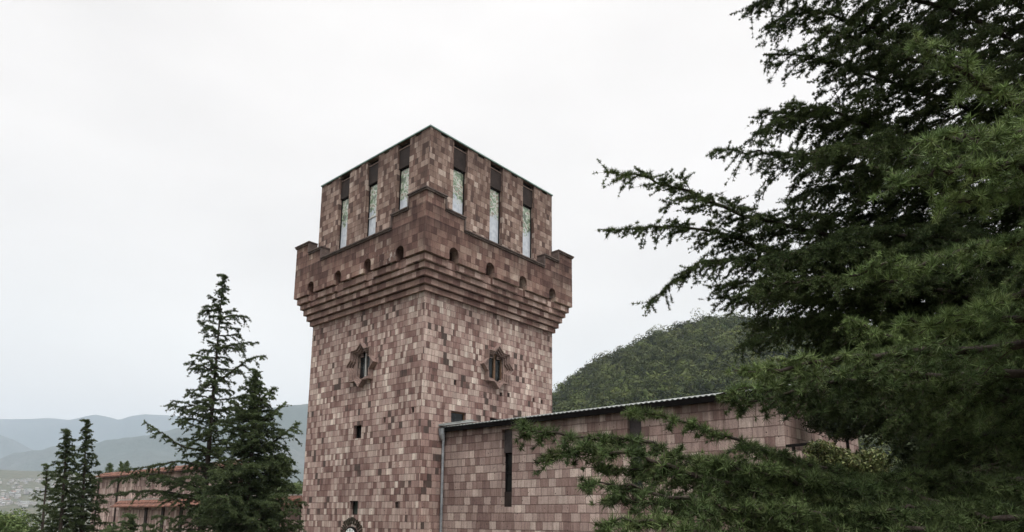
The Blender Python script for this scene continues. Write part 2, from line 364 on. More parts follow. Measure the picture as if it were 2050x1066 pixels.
# --- corbel courses
zb_ = [12.56, 12.22, 11.94, 11.62, 11.31, 11.03]
nL = [.95, 3.43, 5.93, 8.43]; nR = [1.0, 3.47, 5.95, 8.42]
d3 = OF*3/6; d2 = OF*4/6
def foot(o, notch):
    """square outline at offset o, counter-clockwise, notched back to d3 at the niches"""
    pts = [(-TW-o, -o)]
    if notch:
        for c in sorted(nL, reverse=True): pts += [(-c-.3, -o), (-c-.3, -d2), (-c+.3, -d2), (-c+.3, -o)]
    pts += [(o, -o)]
    if notch:
        for c in nR: pts += [(o, c-.3), (d2, c-.3), (d2, c+.3), (o, c+.3)]
    pts += [(o, TD+o), (-TW-o, TD+o)]
    return pts
for i in range(1, 6):
    b = B(); b.prism(foot(OF*(6-i)/6, i <= 1), lambda x, y, z: (x, y, z), zb_[i], zb_[i-1]-.05); b.prism(foot(OF*(6-i)/6-.06, i <= 1), lambda x, y, z: (x, y, z), zb_[i-1]-.05, zb_[i-1])  # recessed neck added to deepen the shadow line under each ledge
    b.build('corbel_course', M['corbel'], tower)
# core behind the niches up to the walkway
b = B(); nh = lambda cs: [(c-.29, c+.29, 12.66, 13.2, .55, 1) for c in cs]  # near-black backs stand in for the unlit depth of the niches
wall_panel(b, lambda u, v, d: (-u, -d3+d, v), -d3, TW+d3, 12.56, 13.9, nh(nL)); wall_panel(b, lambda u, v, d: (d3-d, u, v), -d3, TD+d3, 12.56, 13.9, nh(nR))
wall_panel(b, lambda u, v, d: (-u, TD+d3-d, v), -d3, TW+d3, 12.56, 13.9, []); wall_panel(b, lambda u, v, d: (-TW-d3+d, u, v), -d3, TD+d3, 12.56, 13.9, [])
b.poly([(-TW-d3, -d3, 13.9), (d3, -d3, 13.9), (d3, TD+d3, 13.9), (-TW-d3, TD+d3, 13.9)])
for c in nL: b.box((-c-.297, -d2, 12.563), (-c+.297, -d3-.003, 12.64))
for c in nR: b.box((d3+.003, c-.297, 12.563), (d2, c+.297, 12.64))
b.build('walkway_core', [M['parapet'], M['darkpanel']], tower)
# --- parapet, four extruded outlines with stepped top and arched niches
def parapet(width, centres, u_lo, u_hi):
    lo, hi = u_lo, u_hi
    def top(u): return u
    A = (-OF, width+OF)
    pts = [(hi, 12.56)]
    pts += [(hi, 0)]  # placeholder replaced below
    pts = []
    bot = [(lo, 12.56)]
    for c in centres:
        bot += [(c-.3, 12.56), (c-.3, 12.92)]
        bot += [(c-.3*math.cos(a), 12.92+.3*math.sin(a)) for a in np.linspace(0, PI, 13)[1:-1]]
        bot += [(c+.3, 12.92), (c+.3, 12.56)]
    bot += [(hi, 12.56)]
    tp = [(hi, 15.45), (A[1]-1.25, 15.45), (A[1]-1.25, 14.83), (A[1]-2.5, 14.83), (A[1]-2.5, 14.18),
          (A[0]+2.4, 14.18), (A[0]+2.4, 14.83), (A[0]+1.17, 14.83), (A[0]+1.17, 15.45), (lo, 15.45)]
    return bot+tp
b = B(); th = OF-d3
b.prism(parapet(TW, nL, -OF, TW+OF), lambda u, v, d: (-u, -OF+d, v), 0, th)
b.prism(parapet(TD, nR, -d3, TD+d3), lambda u, v, d: (OF-d, u, v), 0, th)
b.prism(parapet(TW, [], -OF, TW+OF), lambda u, v, d: (-u, TD+OF-d, v), 0, th)
b.prism(parapet(TD, [], -d3, TD+d3), lambda u, v, d: (-TW-OF+d, u, v), 0, th)
b.build('parapet', M['parapet'], tower)
# --- copings: L-shaped slabs on corner merlons and steps, long slab between
def coping(bd, fn, w, corner):
    o = OF+.1; inn = d3-.06
    A0, A1 = -OF, w+OF
    def slab(u0, u1, z):
        for (zz, oo, hh) in ((z-.07, o, .07), (z-.15, o-.045, .08)):
            bd.box(tuple(np.minimum(fn(u0+(.0 if oo == o else .03), zz, -oo), fn(u1-(.0 if oo == o else .03), zz+hh, -inn))), tuple(np.maximum(fn(u0+(.0 if oo == o else .03), zz, -oo), fn(u1-(.0 if oo == o else .03), zz+hh, -inn))))
    e = .1
    c0, c1 = (A0-e, A1+e) if corner else (-inn+.003, w+inn-.003)
    slab(c0, A0+1.17+e, 15.6); slab(A1-1.25-e, c1, 15.6)
    slab(A0+1.17+.003, A0+2.4+e, 14.98); slab(A1-2.5-e, A1-1.25-.003, 14.98)
    slab(A0+2.4+.003, A1-2.5-.003, 14.33)
    # upright bands on the step risers
    for (u, z0, z1, s) in ((A0+1.17, 14.98, 15.45, 1), (A1-1.25, 14.98, 15.45, -1), (A0+2.4, 14.33, 14.83, 1), (A1-2.5, 14.33, 14.83, -1)):
        p, q = fn(u, z0+.003, -o+.03), fn(u+s*(e-.01), z1-.003, -inn-.01)
        bd.box(tuple(np.minimum(p, q)), tuple(np.maximum(p, q)))
b = B()
coping(b, fL, TW, True); coping(b, fR, TD, False); coping(b, fB, TW, True); coping(b, fW, TD, False)
b.build('coping', M['coping'], tower, bevel=.008)
# --- upper storey with three tall bays on each side
bayL = [1.98, 4.5, 7.02]; bayR = [2.05, 4.69, 7.31]; bayB = bayL; hw = .48
def bays(cs, w):
    H = [(c-hw, c+hw, 14.4, 19.3, .26) for c in cs]
    ed = [0]+[c for c in cs]+[w]
    for i in range(4):                                     # small shadow gaps under the roof sheet
        a = (0 if i == 0 else cs[i-1]+hw); c = (w if i == 3 else cs[i]-hw)
        mid = (a+c)/2; H.append((mid-.1, mid+.35, 19.17, 19.3, .08))
    return H
b = B()
wall_panel(b, fL, 0, TW, 13.9, 19.3, bays(bayL, TW)); wall_panel(b, fR, 0, TD, 13.9, 19.3, bays(bayR, TD))
wall_panel(b, fB, 0, TW, 13.9, 19.3, bays(bayB, TW)); wall_panel(b, fW, 0, TD, 13.9, 19.3, bays(bayR, TD))
b.build('upper_storey_wall', [M['pent'], M['darkpanel']], tower)
b = B(); b.box((-TW-.05, -.05, 19.305), (.05, TD+.05, 19.37)); b.build('roof', M['roofedge'], tower)
def fbox(bd, fn, u0, u1, v0, v1, d0, d1, mi=0):
    p, q = fn(u0, v0, d0), fn(u1, v1, d1); bd.box(tuple(np.minimum(p, q)), tuple(np.maximum(p, q)), mi)
def tall_window(fn, c, transom=None, label=None):
    fr = B(); e = .003
    a, z = c-hw+e, c+hw-e
    fbox(fr, fn, a, a+.07, 14.4+e, 17.97, .2, .255); fbox(fr, fn, z-.07, z, 14.4+e, 17.97, .2, .255)
    fbox(fr, fn, a+.07, z-.07, 17.9, 17.97, .2, .255); fbox(fr, fn, a+.07, z-.07, 14.4+e, 14.48, .2, .255)
    w = fr.build('window', M['frame'], tower)
    g = B(); fbox(g, fn, a+.07, z-.07, 14.48, 17.9, .23, .25); pane = g.build('pane', M['leafglass'])
    pn = B(); fbox(pn, fn, a, z, 17.975, 19.0, .12, .255); lt = pn.build('lintel_panel', M['darkpanel'])
    ld = B(); fbox(ld, fn, a, z, 19.003, 19.04, .09, .255); led = ld.build('lintel_ledge', M['star'])
    bk = B(); fbox(bk, fn, a, z, 19.04, 19.29, .235, .258); bkk = bk.build('recess_back', M['frame'])
    sl = B(); fbox(sl, fn, a-.05, z+.05, 14.33, 14.39, -.06, .2); sll = sl.build('sill', M['coping'])
    sub = [pane, lt, led, bkk, sll]
    if transom:
        tr = B(); fbox(tr, fn, a+.07, z-.07, transom, transom+.06, .19, .229); fbox(tr, fn, a+.071, a+.11, 14.5, transom, .19, .229); sub.append(tr.build('transom', M['whiteframe']))
    for s_ in sub: s_.parent = w; s_.matrix_parent_inverse = Matrix.Identity(4)
    if label: w['label'] = label
    return w
def nest(parent, subs):
    """make meshes built in world coordinates children of a part"""
    for s_ in subs: s_.parent = parent; s_.matrix_parent_inverse = Matrix.Identity(4)
for fn, cs in ((fL, bayL), (fR, bayR), (fB, bayB), (fW, bayR)):
    for i, c in enumerate(cs): tall_window(fn, c, 16.08 if (fn is fL and i == 1) else None)
# sills above the low coping seen on the right face
# --- carved eight-pointed star windows
def star_pts(R, n=8, sx=1.0):
    r = R*.765; out = []
    for k in range(16):
        a = PI/2+k*PI/8; q = R if k % 2 == 0 else r
        out.append((q*math.cos(a)*sx, q*math.sin(a)))
    return out
def star_window(fn, cu, cv, R, hole, frame_mat, label):
    b = B()
    h = ((hole[0]-cu), (hole[1]-cu), (hole[2]-cv), (hole[3]-cv))
    levels = [(1.0, .0, .15), (.88, .15, .10), (.77, .10, .055), (.66, .055, .012)]
    # nested raised stars with decreasing height, each a ring of quads
    sc = [1.0, .95, .91, .86, .82, .77, .73]; hp = [.28, .28, .19, .19, .10, .10, .02]
    rings = [[fn(cu+x, cv+z, -hh) for x, z in star_pts(R*s)] for s, hh in zip(sc, hp)]
    base = [fn(cu+x, cv+z, 0.0) for x, z in star_pts(R)]
    def band(p, q):
        for i in range(16):
            j = (i+1) % 16; b.poly([p[i], p[j], q[j], q[i]])
    band(base, rings[0])
    seq = []
    for i in range(len(sc)):
        if i > 0:
            if hp[i] != hp[i-1]:
                mid = [fn(cu+x, cv+z, -hp[i]) for x, z in star_pts(R*sc[i-1]*.995)]
                band(rings[i-1], mid); band(mid, rings[i])
            else: band(rings[i-1], rings[i])
    # inner field between star and window opening: project star onto the rectangle border
    inner = []
    for x, z in star_pts(R*sc[-1]):
        xx = min(max(x, h[0]), h[1]); zz = min(max(z, h[2]), h[3]); inner.append((xx, zz))
    rect = []
    for (x, z) in star_pts(R*.73):
        k = min((h[1] if x > 0 else -h[0])/(abs(x)+1e-9), (h[3] if z > 0 else -h[2])/(abs(z)+1e-9)); rect.append((x*k, z*k))
    inr = [fn(cu+x, cv+z, -.02) for x, z in rect]; inr2 = [fn(cu+x, cv+z, .02) for x, z in rect]
    band(rings[-1], inr); band(inr, inr2)
    w = b.build('star_window', M['star'], tower); w['label'] = label
    u0, u1, v0, v1, d = hole
    g = B(); fbox(g, fn, u0+.02, u1-.02, v0+.02, v1-.02, .15, .17); pane = g.build('pane', M['glass'])
    f = B(); t_ = .06; e = .003
    if frame_mat == 'woodframe':
        parts = [(u0+e, u0+t_, v0+e, v1-e), (u1-t_, u1-e, v0+e, v1-e), (u0+t_, u1-t_, v0+e, v0+t_), (u0+t_, u1-t_, v1-t_, v1-e), ((u0+u1)/2-.06, (u0+u1)/2+.06, v0+t_, v1-t_)]
    else:
        mdl = u0+.47*(u1-u0)
        parts = [(u0+e, u0+.035, v0+e, v1-e), (mdl-.035, mdl+.035, v0+e, v1-e), (u0+.035, mdl-.035, v0+e, v0+.06), (u0+.035, mdl-.035, v1-.06, v1-e)]
    for q in parts: fbox(f, fn, q[0], q[1], q[2], q[3], .08, .149)
    fr = f.build('frame', M[frame_mat]); nest(w, [pane, fr])
    # serrated mouldings crossing the top corners of the opening
    for sd in (-1, 1):
        s = B()
        for k in range(3):
            uc = (u0+u1)/2; x0 = uc+sd*.12; x1 = uc+sd*(.5)
            zt = v1-.02-k*.09
            fbox(s, fn, min(x0, x1-sd*.06*k), max(x0, x1-sd*.06*k), zt-.045, zt, -.03+.03*k, .07)
        nest(w, [s.build('carved_moulding', M['star'])])
star_window(fL, 4.45, 8.16, 1.13, starL, 'whiteframe', 'carved star window with a pale frame round its right light')
star_window(fR, 4.8, 8.24, 1.12, starR, 'woodframe', 'carved star window with ochre wooden mullion and frame')
# --- small square windows
def small_window(fn, h, mat, gm, label):
    u0, u1, v0, v1, d = h; e = .003; f = B(); t_ = .055
    for q in ((u0+e, u0+t_, v0+e, v1-e), (u1-t_, u1-e, v0+e, v1-e), (u0+t_, u1-t_, v0+e, v0+t_), (u0+t_, u1-t_, v1-t_, v1-e)): fbox(f, fn, *q, d-.09, d-.02)
    w = f.build('small_window', M[mat], tower); g = B(); fbox(g, fn, u0+t_, u1-t_, v0+t_, v1-t_, d-.05, d-.035); nest(w, [g.build('pane', M[gm])]); w['label'] = label
small_window(fL, smallL[0], 'frame', 'glass', 'small dark square window below the star window')
small_window(fL, smallL[1], 'darkpanel', 'glass2', 'small square window above the clock')
small_window(fR, smallR[0], 'woodframe', 'glass', 'low window above the gutter end')
small_window(fR, smallR[1], 'frame', 'glass', 'low window half hidden by the wing roof')
# --- clock with a ring of raised letters
CC = (4.72, -.17)
b = B(); b.prism([(.5*math.cos(a), .5*math.sin(a)) for a in np.linspace(0, 2*PI, 41)[:-1]], lambda x, z, d: fL(CC[0]+x, CC[1]+z, d), -.10, -.004)
clock = b.build('clock', M['frame'], tower)
b = B(); b.prism([(.42*math.cos(a), .42*math.sin(a)) for a in np.linspace(0, 2*PI, 41)[:-1]], lambda x, z, d: fL(CC[0]+x, CC[1]+z, d), -.115, -.101)
dial = b.build('dial', plain('clock_dial_enamel', (.78, .78, .76), .4, 0, .08, 3))
marks = []
for k in range(12):
    b = B(); a = k*PI/6; ca, sa = math.cos(a), math.sin(a)
    r0, r1, w_ = (.27, .40, .028) if k % 3 == 0 else (.33, .40, .014)
    b.prism([(r0*sa-w_*ca, r0*ca+w_*sa), (r1*sa-w_*ca, r1*ca+w_*sa), (r1*sa+w_*ca, r1*ca-w_*sa), (r0*sa+w_*ca, r0*ca-w_*sa)], lambda x, z, d: fL(CC[0]-x, CC[1]+z, d), -.122, -.116)
    marks.append(b.build('hour_mark', M['iron']))
b = B()
for a, ln, w_ in ((math.radians(160), .24, .018), (math.radians(215), .34, .012)):
    ca, sa = math.cos(a), math.sin(a)
    b.prism([(-w_*ca, w_*sa), (ln*sa-.3*w_*ca, ln*ca+.3*w_*sa), (ln*sa+.3*w_*ca, ln*ca-.3*w_*sa), (w_*ca, -w_*sa)], lambda x, z, d: fL(CC[0]-x, CC[1]+z, d), -.135, -.124)
hand = b.build('hand', M['iron']); nest(clock, [dial, hand]+marks)
# raised ornamental letters around the clock (rounded strokes like the carved script of the photograph)
b = B(); r_ = random.Random(5)
glyphs = [[(0, 0, 0, 1), (0, 1, .6, 1), (.6, 1, .6, .4)], [(0, .2, 0, 1), (0, .2, .5, 0), (.5, 0, .6, .9)], [(0, 0, .1, 1), (.1, 1, .6, .8), (.6, .8, .2, .45), (.2, .45, .6, 0)],
          [(.3, 0, .3, 1), (0, .7, .6, .7)], [(0, 1, 0, .3), (0, .3, .3, 0), (.3, 0, .6, .3), (.6, .3, .6, 1)], [(0, 0, 0, 1), (0, .5, .6, .9), (0, .5, .6, 0)], [(0, 1, .6, 1), (.3, 1, .3, 0), (.3, 0, 0, .2)]]
for k in range(15):
    th0 = math.radians(-98+k*14)
    for (x0, y0, x1, y1) in glyphs[(k*5) % 7]:
        def pp(x, y, d):
            th = th0+math.radians((x-.3)*13); r = .62+.30*y
            return fL(CC[0]-math.sin(th)*r, CC[1]+math.cos(th)*r, d)
        L_ = math.hypot(x1-x0, y1-y0); nx, ny = -(y1-y0)/L_*.085, (x1-x0)/L_*.085
        b.prism([(x0-nx, y0-ny), (x1-nx, y1-ny), (x1+nx, y1+ny), (x0+nx, y0+ny)], lambda x, y, d: pp(x, y, d), -.07-.002*(k % 2), -.003)
b.build('clock_lettering', plain('weathered_bronze_letters', (.06, .05, .035), .7, .2, .5, 8), tower)

# ================================================================== THE WING
WY, EZ, WX = 1.36, 4.62, 15.35
wing = empty('stone_wing', (WX/2, 5, -7.5), 'long low tuff building with slit windows running right from the tower', 'building')
SL = .2
slots = [(3.64, 4.23, 1.24, 4.45, .34), (9.77, 10.36, 1.24, 4.45, .34)]
fG = lambda u, v, d: (u, WY+d, v)
b = B()
wall_panel(b, fG, .003, WX, -8, EZ, slots)
yb = 9.3; zr = EZ+SL*(yb-WY)
b.poly([(WX, WY, -8), (WX, yb, -8), (WX, yb, zr), (WX, WY, EZ)]); b.poly([(.003, yb, -8), (WX, yb, -8), (WX, yb, zr), (.003, yb, zr)])
b.poly([(.003, WY, -8), (.003, yb, -8), (.003, yb, zr), (.003, WY, EZ)])
b.build('front_wall', M['wing'], wing)
# corrugated roof as a real wavy sheet with thickness
nx = 820; xs = np.linspace(.02, WX+.25, nx); ph = xs/.205*2*PI
top = .018*np.sign(np.sin(ph))*np.abs(np.sin(ph))**.6
y0, y1 = WY-.22, yb+.1
zf = lambda y: EZ+.20+SL*(y-(WY-.22))
V = []; 
for y, dz in ((y0, 0), (y1, 0), (y0, -.008), (y1, -.008)):
    V.append(np.stack([xs, np.full(nx, y), zf(y)+top+dz], 1))
V = np.concatenate(V); i = np.arange(nx-1)
T = np.concatenate([np.stack([i, i+1, nx+i+1, nx+i], 1), np.stack([2*nx+i, 3*nx+i, 3*nx+i+1, 2*nx+i+1], 1), np.stack([i, 2*nx+i, 2*nx+i+1, i+1], 1)])
fastmesh('roof', V, T, M['roofsheet'], wing, nv=4)
b = B()
b.prism([(y0+.004, zf(y0)-.22), (y0+.004, zf(y0)-.03), (y1, zf(y1)-.05), (y1, zf(y1)-.12), (WY-.003, EZ-.003+.0)], lambda y, z, x: (x, y, z), .006, WX+.22)
b.build('eave_board', M['soffit'], wing)
# flashing against the tower
b = B(); b.prism([(WY-.3, zf(WY-.3)+.05), (WY+1.9, zf(WY+1.9)+.05), (WY+1.9, zf(WY+1.9)+.20), (WY-.3, zf(WY-.3)+.16)], lambda y, z, x: (x, y, z), .004, .03)
b.poly([(.03, WY-.3, zf(WY-.3)+.10), (.35, WY-.3, zf(WY-.3)+.065), (.35, WY+1.9, zf(WY+1.9)+.065), (.03, WY+1.9, zf(WY+1.9)+.12)])
b.build('flashing', M['roofsheet'], wing)
for s_, lab in zip(slots, ('tall slit window beside the drainpipe', 'tall slit window partly hidden by cedar sprays')):
    u0, u1, v0, v1, d = s_; e = .003
    f = B(); zt, zl = 3.48, 1.86
    for q in ((u0+e, u0+.06, zl, zt), (u1-.06, u1-e, zl, zt), (u0+.06, u1-.06, zt-.06, zt), (u0+.06, u1-.06, zl, zl+.06), (u0+.06, u1-.06, 2.62, 2.66)): fbox(f, fG, q[0], q[1], q[2], q[3], .24, .335)
    w = f.build('slit_window', M['frame'], wing); w['label'] = lab
    g = B(); fbox(g, fG, u0+.06, u1-.06, zl+.06, zt-.06, .30, .32); gg = g.build('pane', M['glass'])
    p = B(); fbox(p, fG, u0+e, u1-e, zt+.003, v1-e, .16, .335); pp_ = p.build('upper_panel', plain('slate_grey_panel', (.055, .045, .045), .8, 0, .4, 3))
    p = B(); fbox(p, fG, u0+e, u1-e, v0+e, zl-.003, .20, .335); pl = p.build('lower_panel', M['darkpanel'])
    nest(w, [gg, pp_, pl])
# gutter head and drainpipe in the corner
b = B(); px_, py_ = .16, WY-.13
b.tube([(px_, py_, EZ-.55), (px_, py_, -7.4)], .062, 12)
for z_ in (3.2, .9, -1.4, -3.7): b.tube([(px_, py_, z_), (px_, py_, z_+.06)], .075, 12)
pipe = b.build('drainpipe', M['metal'], wing)
b = B(); b.tube([(px_+.02, py_, EZ-.55), (px_+.01, py_, EZ-.42), (px_-.03, py_-.06, EZ-.12), (px_-.03, py_-.06, EZ+.06), (px_-.03, py_-.06, EZ+.14)], [.062, .07, .15, .17, .185], 12)
hop = b.build('hopper', M['metal']); nest(pipe, [hop])

# ================================================================== TILED GARDEN WALLS AT THE LEFT
def tile_rows(bd, p0, p1, out, z, rows=2, pitch=.24, run=.42, drop=.16):
    """rows of half-round tiles laid down the slope of a coping; out = unit vector to the viewer side"""
    p0 = np.array(p0, float); p1 = np.array(p1, float); L = np.linalg.norm(p1-p0); d = (p1-p0)/L; n = int(L/pitch); rr = random.Random(3)
    for r in range(rows):
        for k in range(n):
            c = p0+d*(k+.5)*pitch; a = c+out*(run*r-.05); e = c+out*(run*(r+1)+.06)
            za = z-drop*r+.05+rr.uniform(-.02, .02); ze = z-drop*(r+1)+.03+rr.uniform(-.02, .02)
            seg = 5; V0 = []; V1 = []
            for q in range(seg+1):
                w = PI*q/seg; off = d*math.cos(w)*pitch*.56; h = math.sin(w)*pitch*.42
                V0.append((a[0]+off[0]*.8, a[1]+off[1]*.8, za+h*.8)); V1.append((e[0]+off[0], e[1]+off[1], ze+h))
            for q in range(seg): bd.poly([V0[q], V0[q+1], V1[q+1], V1[q]])
            bd.poly(V1)
LOWY = 3.0
zc = on(575, 993, 1, LOWY)[2]; xl = on(237, 1012, 1, LOWY)[0]
low = empty('garden_wall', ((xl-TW)/2, LOWY, -7.5), 'low stone wall with two rows of terracotta coping tiles behind the cedars', 'wall')
b = B(); x1 = -TW-.003
b.box((xl+.3, LOWY, -8), (x1, LOWY+.8, zc-.45))
nb = 9
for k in range(nb):                                             # dark pilaster recess lines
    xx = x1-1.3-k*3.4
    if xx < xl+1: break
    b.box((xx-.22, LOWY-.10, -8), (xx+.22, LOWY-.003, zc-.5), 1)
b.build('wall_face', [M['bast'], M['darkpanel']], low)
b = B(); tile_rows(b, (xl, LOWY+.1, 0), (x1, LOWY+.1, 0), np.array([0, -1, 0.]), zc-.06, 2, .27, .36, .30)
b.box((xl+.05, LOWY-.45, zc-.62), (x1, LOWY+.8, zc-.56)); b.build('coping_tiles', M['tile'], low)
b = B(); b.box((xl, LOWY+.05, zc+.0), (x1, LOWY+.75, zc+.10)); b.build('ridge_strip', plain('pale_cement_ridge', (.33, .31, .28), .9), low)
BY = 7.5
pA = on(243, 945, 1, BY); pBx = on(420, 950, 1, BY); zt = pA[2]
bast = empty('bastion', ((pA[0]+pBx[0])/2, BY+2, -7.5), 'higher stone bastion with a bright terracotta tiled rim behind the cedars', 'wall')
# polygonal front: left cheek turns away
dA = float(np.dot(pA-CAM, FW))
pts = [at(192, 948, dA*1.1), np.array([pA[0], BY, 0]), np.array([on(480, 950, 1, BY)[0], BY, 0])]
pts = [np.array([p[0], p[1], 0]) for p in pts]
pts.insert(1, (pts[0]+pts[1])/2+np.array([-.0, -.7, 0]))
b = B(); t_ = B()
for i in range(len(pts)-1):
    pil = B()
    p, q = pts[i], pts[i+1]; d = (q-p)/np.linalg.norm(q-p); out = np.array([d[1], -d[0], 0]); bk = p-out*1.2; bq = q-out*1.2
    b.poly([(p[0], p[1], -8), (q[0], q[1], -8), (q[0], q[1], zt-.5), (p[0], p[1], zt-.5)])
    b.poly([(p[0], p[1], zt-.5), (q[0], q[1], zt-.5), (bq[0], bq[1], zt-.5), (bk[0], bk[1], zt-.5)])
    b.poly([(bk[0], bk[1], -8), (bq[0], bq[1], -8), (bq[0], bq[1], zt-.5), (bk[0], bk[1], zt-.5)])
    tile_rows(t_, p-out*.3, q-out*.3, out, zt-.08, 2, .34, .42, .24)
    t_.poly([(*(p+out*.5)[:2], zt-.62), (*(q+out*.5)[:2], zt-.62), (*(bq)[:2], zt-.1), (*(bk)[:2], zt-.1)])
    pc = q-d*.3
    pil.tube([(pc[0]+out[0]*.05, pc[1]+out[1]*.05, -8), (pc[0]+out[0]*.05, pc[1]+out[1]*.05, zt-.6)], .11, 6); pil.build('pilaster', M['darkpanel'], bast)
b.build('wall_face', M['bast'], bast); t_.build('coping_tiles', M['tile'], bast)

# ================================================================== TERRAIN
def terr(x, y):
    dx, dy = x-CAM[0], y-CAM[1]; r = np.hypot(dx, dy)
    z = np.interp(r, [0, 5, 16, 60, 120, 900, 1500, 3000, 5200, 14000], [-.95, -.95, -7.4, -7.8, -12, -75, -45, 150, 150, 150])
    n = np.sin(x*.011+1.3)*np.cos(y*.009)*.5+np.sin(x*.0031-y*.0043)*.8+.3*np.sin(x*.03+y*.023)
    return z+n*np.clip((r-80)/600, 0, 1)*12
rr_ = np.concatenate([[0], np.geomspace(1.2, 15000, 150)]); aa = np.linspace(0, 2*PI, 145)[:-1]
R_, A_ = np.meshgrid(rr_, aa, indexing='ij'); X = CAM[0]+R_*np.cos(A_); Y = CAM[1]+R_*np.sin(A_)
Z = terr(X, Y)
# behind and to the right of the camera the land stays level
V = np.stack([X, Y, Z], -1).reshape(-1, 3); na = len(aa); q = []
I, J = np.meshgrid(np.arange(len(rr_)-1), np.arange(na), indexing='ij'); J2 = (J+1) % na
T = np.stack([I*na+J, (I+1)*na+J, (I+1)*na+J2, I*na+J2], -1).reshape(-1, 4)
g = fastmesh('ground', V, T, M['grass'], nv=4); tag(g, 'grassy ground falling away to the valley', 'ground', kind='structure'); g.data.polygons.foreach_set('use_smooth', [True]*len(g.data.polygons))

def vnoise(x, y, seed=0):
    r = np.random.default_rng(seed); s = np.zeros_like(x)
    for o_ in range(5):
        f = 2.0**o_; a = r.uniform(0, 6.28, 6); k = r.uniform(.5, 1.2, 6)
        for j in range(3): s += np.sin(f*(x*math.cos(a[j])+y*math.sin(a[j]))*k[j]*2.2+a[j+3]*3)/(f**1.15)
    return s/3
def ridge(name, prof, d, depth, label, seed, base=-80, rough=18):
    """a mountain range whose crest is a profile (photograph pixels) at distance d, with spurs falling to the viewer"""
    px = np.linspace(prof[0][0], prof[-1][0], 260); py = np.interp(px, [p[0] for p in prof], [p[1] for p in prof])
    n = 60; rows = []
    for j in range(n):
        s = j/(n-1)                                  # 0 foot .. 1 crest .. falls again behind
        t = s/.8 if s <= .8 else 1-(s-.8)/.2*.6
        dist = d-depth*(1-s/.8)
        P_ = np.stack([at(a, b_, d) for a, b_ in zip(px, py)])
        H = P_[:, 2]; D = P_-CAM; D[:, 2] = 0; hd = np.linalg.norm(D, axis=1)
        xy = CAM[:2]+D[:, :2]/hd[:, None]*(hd*dist/d)[:, None]
        sh = t**1.25; nz = vnoise(px/90., np.full_like(px, s*5), seed)
        spur = 1-.28*(1-s/.8)*(s/.8)*4*np.clip(.5+nz, 0, 1) if s < .8 else 1
        z = base+(H-base)*sh*spur+vnoise(px/14., np.full_like(px, s*14), seed+1)*rough*(s if s < .95 else .5)*.5
        rows.append(np.stack([xy[:, 0], xy[:, 1], z], 1))
    V = np.concatenate(rows); m_ = len(px); I, J = np.meshgrid(np.arange(n-1), np.arange(m_-1), indexing='ij')
    T = np.stack([I*m_+J, I*m_+J+1, (I+1)*m_+J+1, (I+1)*m_+J], -1).reshape(-1, 4)
    o = fastmesh(name, V, T, M['mount'], nv=4); o.data.polygons.foreach_set('use_smooth', [True]*len(T)); tag(o, label, 'mountain', kind='structure')
ridge('mountain', [(-500, 850), (-100, 838), (0, 838), (60, 838), (100, 836), (140, 840), (165, 834), (190, 829), (212, 833), (238, 840), (262, 832), (290, 828), (330, 830), (400, 838), (520, 850), (700, 860), (1100, 880)], 9500, 2500, 'farthest pale blue mountain ridge', 1, rough=10)
ridge('mountain', [(-500, 830), (-100, 852), (0, 869), (30, 880), (60, 897), (100, 912), (200, 930)], 6800, 1600, 'pale mountain spur descending at the left edge', 2, rough=10)
ridge('mountain', [(-500, 935), (-100, 925), (0, 917), (30, 907), (60, 902), (90, 899), (115, 891), (150, 891), (200, 884), (250, 875), (290, 872), (366, 854), (450, 836), (520, 820), (572, 811), (617, 808), (700, 806), (900, 820), (1200, 860)], 5000, 2200, 'nearer blue-grey wooded mountain slope', 3, rough=14)

# ------------------------------------------------------------------ foliage helpers
def leaf_cloud(centres, radii, n_per, size, seed, squash=.8, surf=.55, aspect=.6, nr=.6):
    """many small leaf-sized triangles scattered through blobs"""
    r = np.random.default_rng(seed); centres = np.asarray(centres); radii = np.asarray(radii, float)
    if radii.ndim == 1: radii = np.repeat(radii[:, None], 3, 1)*np.array([1, 1, squash])
    k = np.repeat(np.arange(len(centres)), n_per)
    d = r.normal(size=(len(k), 3)); d /= np.linalg.norm(d, axis=1)[:, None]
    rad = r.uniform(surf, 1, len(k))**.7
    c = centres[k]+d*radii[k]*rad[:, None]
    n = d+r.normal(size=d.shape)*nr; n /= np.linalg.norm(n, axis=1)[:, None]
    a = np.cross(n, r.normal(size=d.shape)); a /= np.linalg.norm(a, axis=1)[:, None]; b_ = np.cross(n, a)
    sz = (size*r.uniform(.5, 1.4, len(k)))[:, None] if np.isscalar(size) else (size[k]*r.uniform(.5, 1.4, len(k)))[:, None]
    V = np.stack([c-a*sz, c+a*sz*.2+b_*sz*aspect, c+a*sz*.8-b_*sz*aspect*.4], 1).reshape(-1, 3)
    T = np.arange(len(V)).reshape(-1, 3)
    tb = r.uniform(.75, 1.3, len(centres))[k]*r.uniform(.85, 1.2, len(k))
    return V, T, tb

# ================================================================== WOODED HILL
hp = [(860, 1000), (980, 850), (1060, 805), (1108, 782), (1150, 750), (1200, 716), (1250, 694), (1300, 668), (1350, 650), (1410, 634), (1460, 628), (1550, 634), (1700, 650), (1900, 670), (2100, 690), (2600, 700), (3200, 800)]
HP = np.array(hp, float)
def hill_pt(px, s):
    """s 0 foot .. 1 crest"""
    py = np.interp(px, HP[:, 0], HP[:, 1])
    c = np.stack([at(a, b_+22, 520.) for a, b_ in zip(np.atleast_1d(px), np.atleast_1d(py))])
    D = c-CAM; D[:, 2] = 0; hd = np.linalg.norm(D, axis=1)
    k = (.42+.58*s); xy = CAM[:2]+D[:, :2]*k[:, None]
    z = -14+(c[:, 2]+14)*np.clip(s, 0, 1)**.92+vnoise(px/60., s*6, 5)*4*np.clip(1-s, 0, 1)*np.clip(s*3, 0, 1)
    return np.stack([xy[:, 0], xy[:, 1], z], 1)
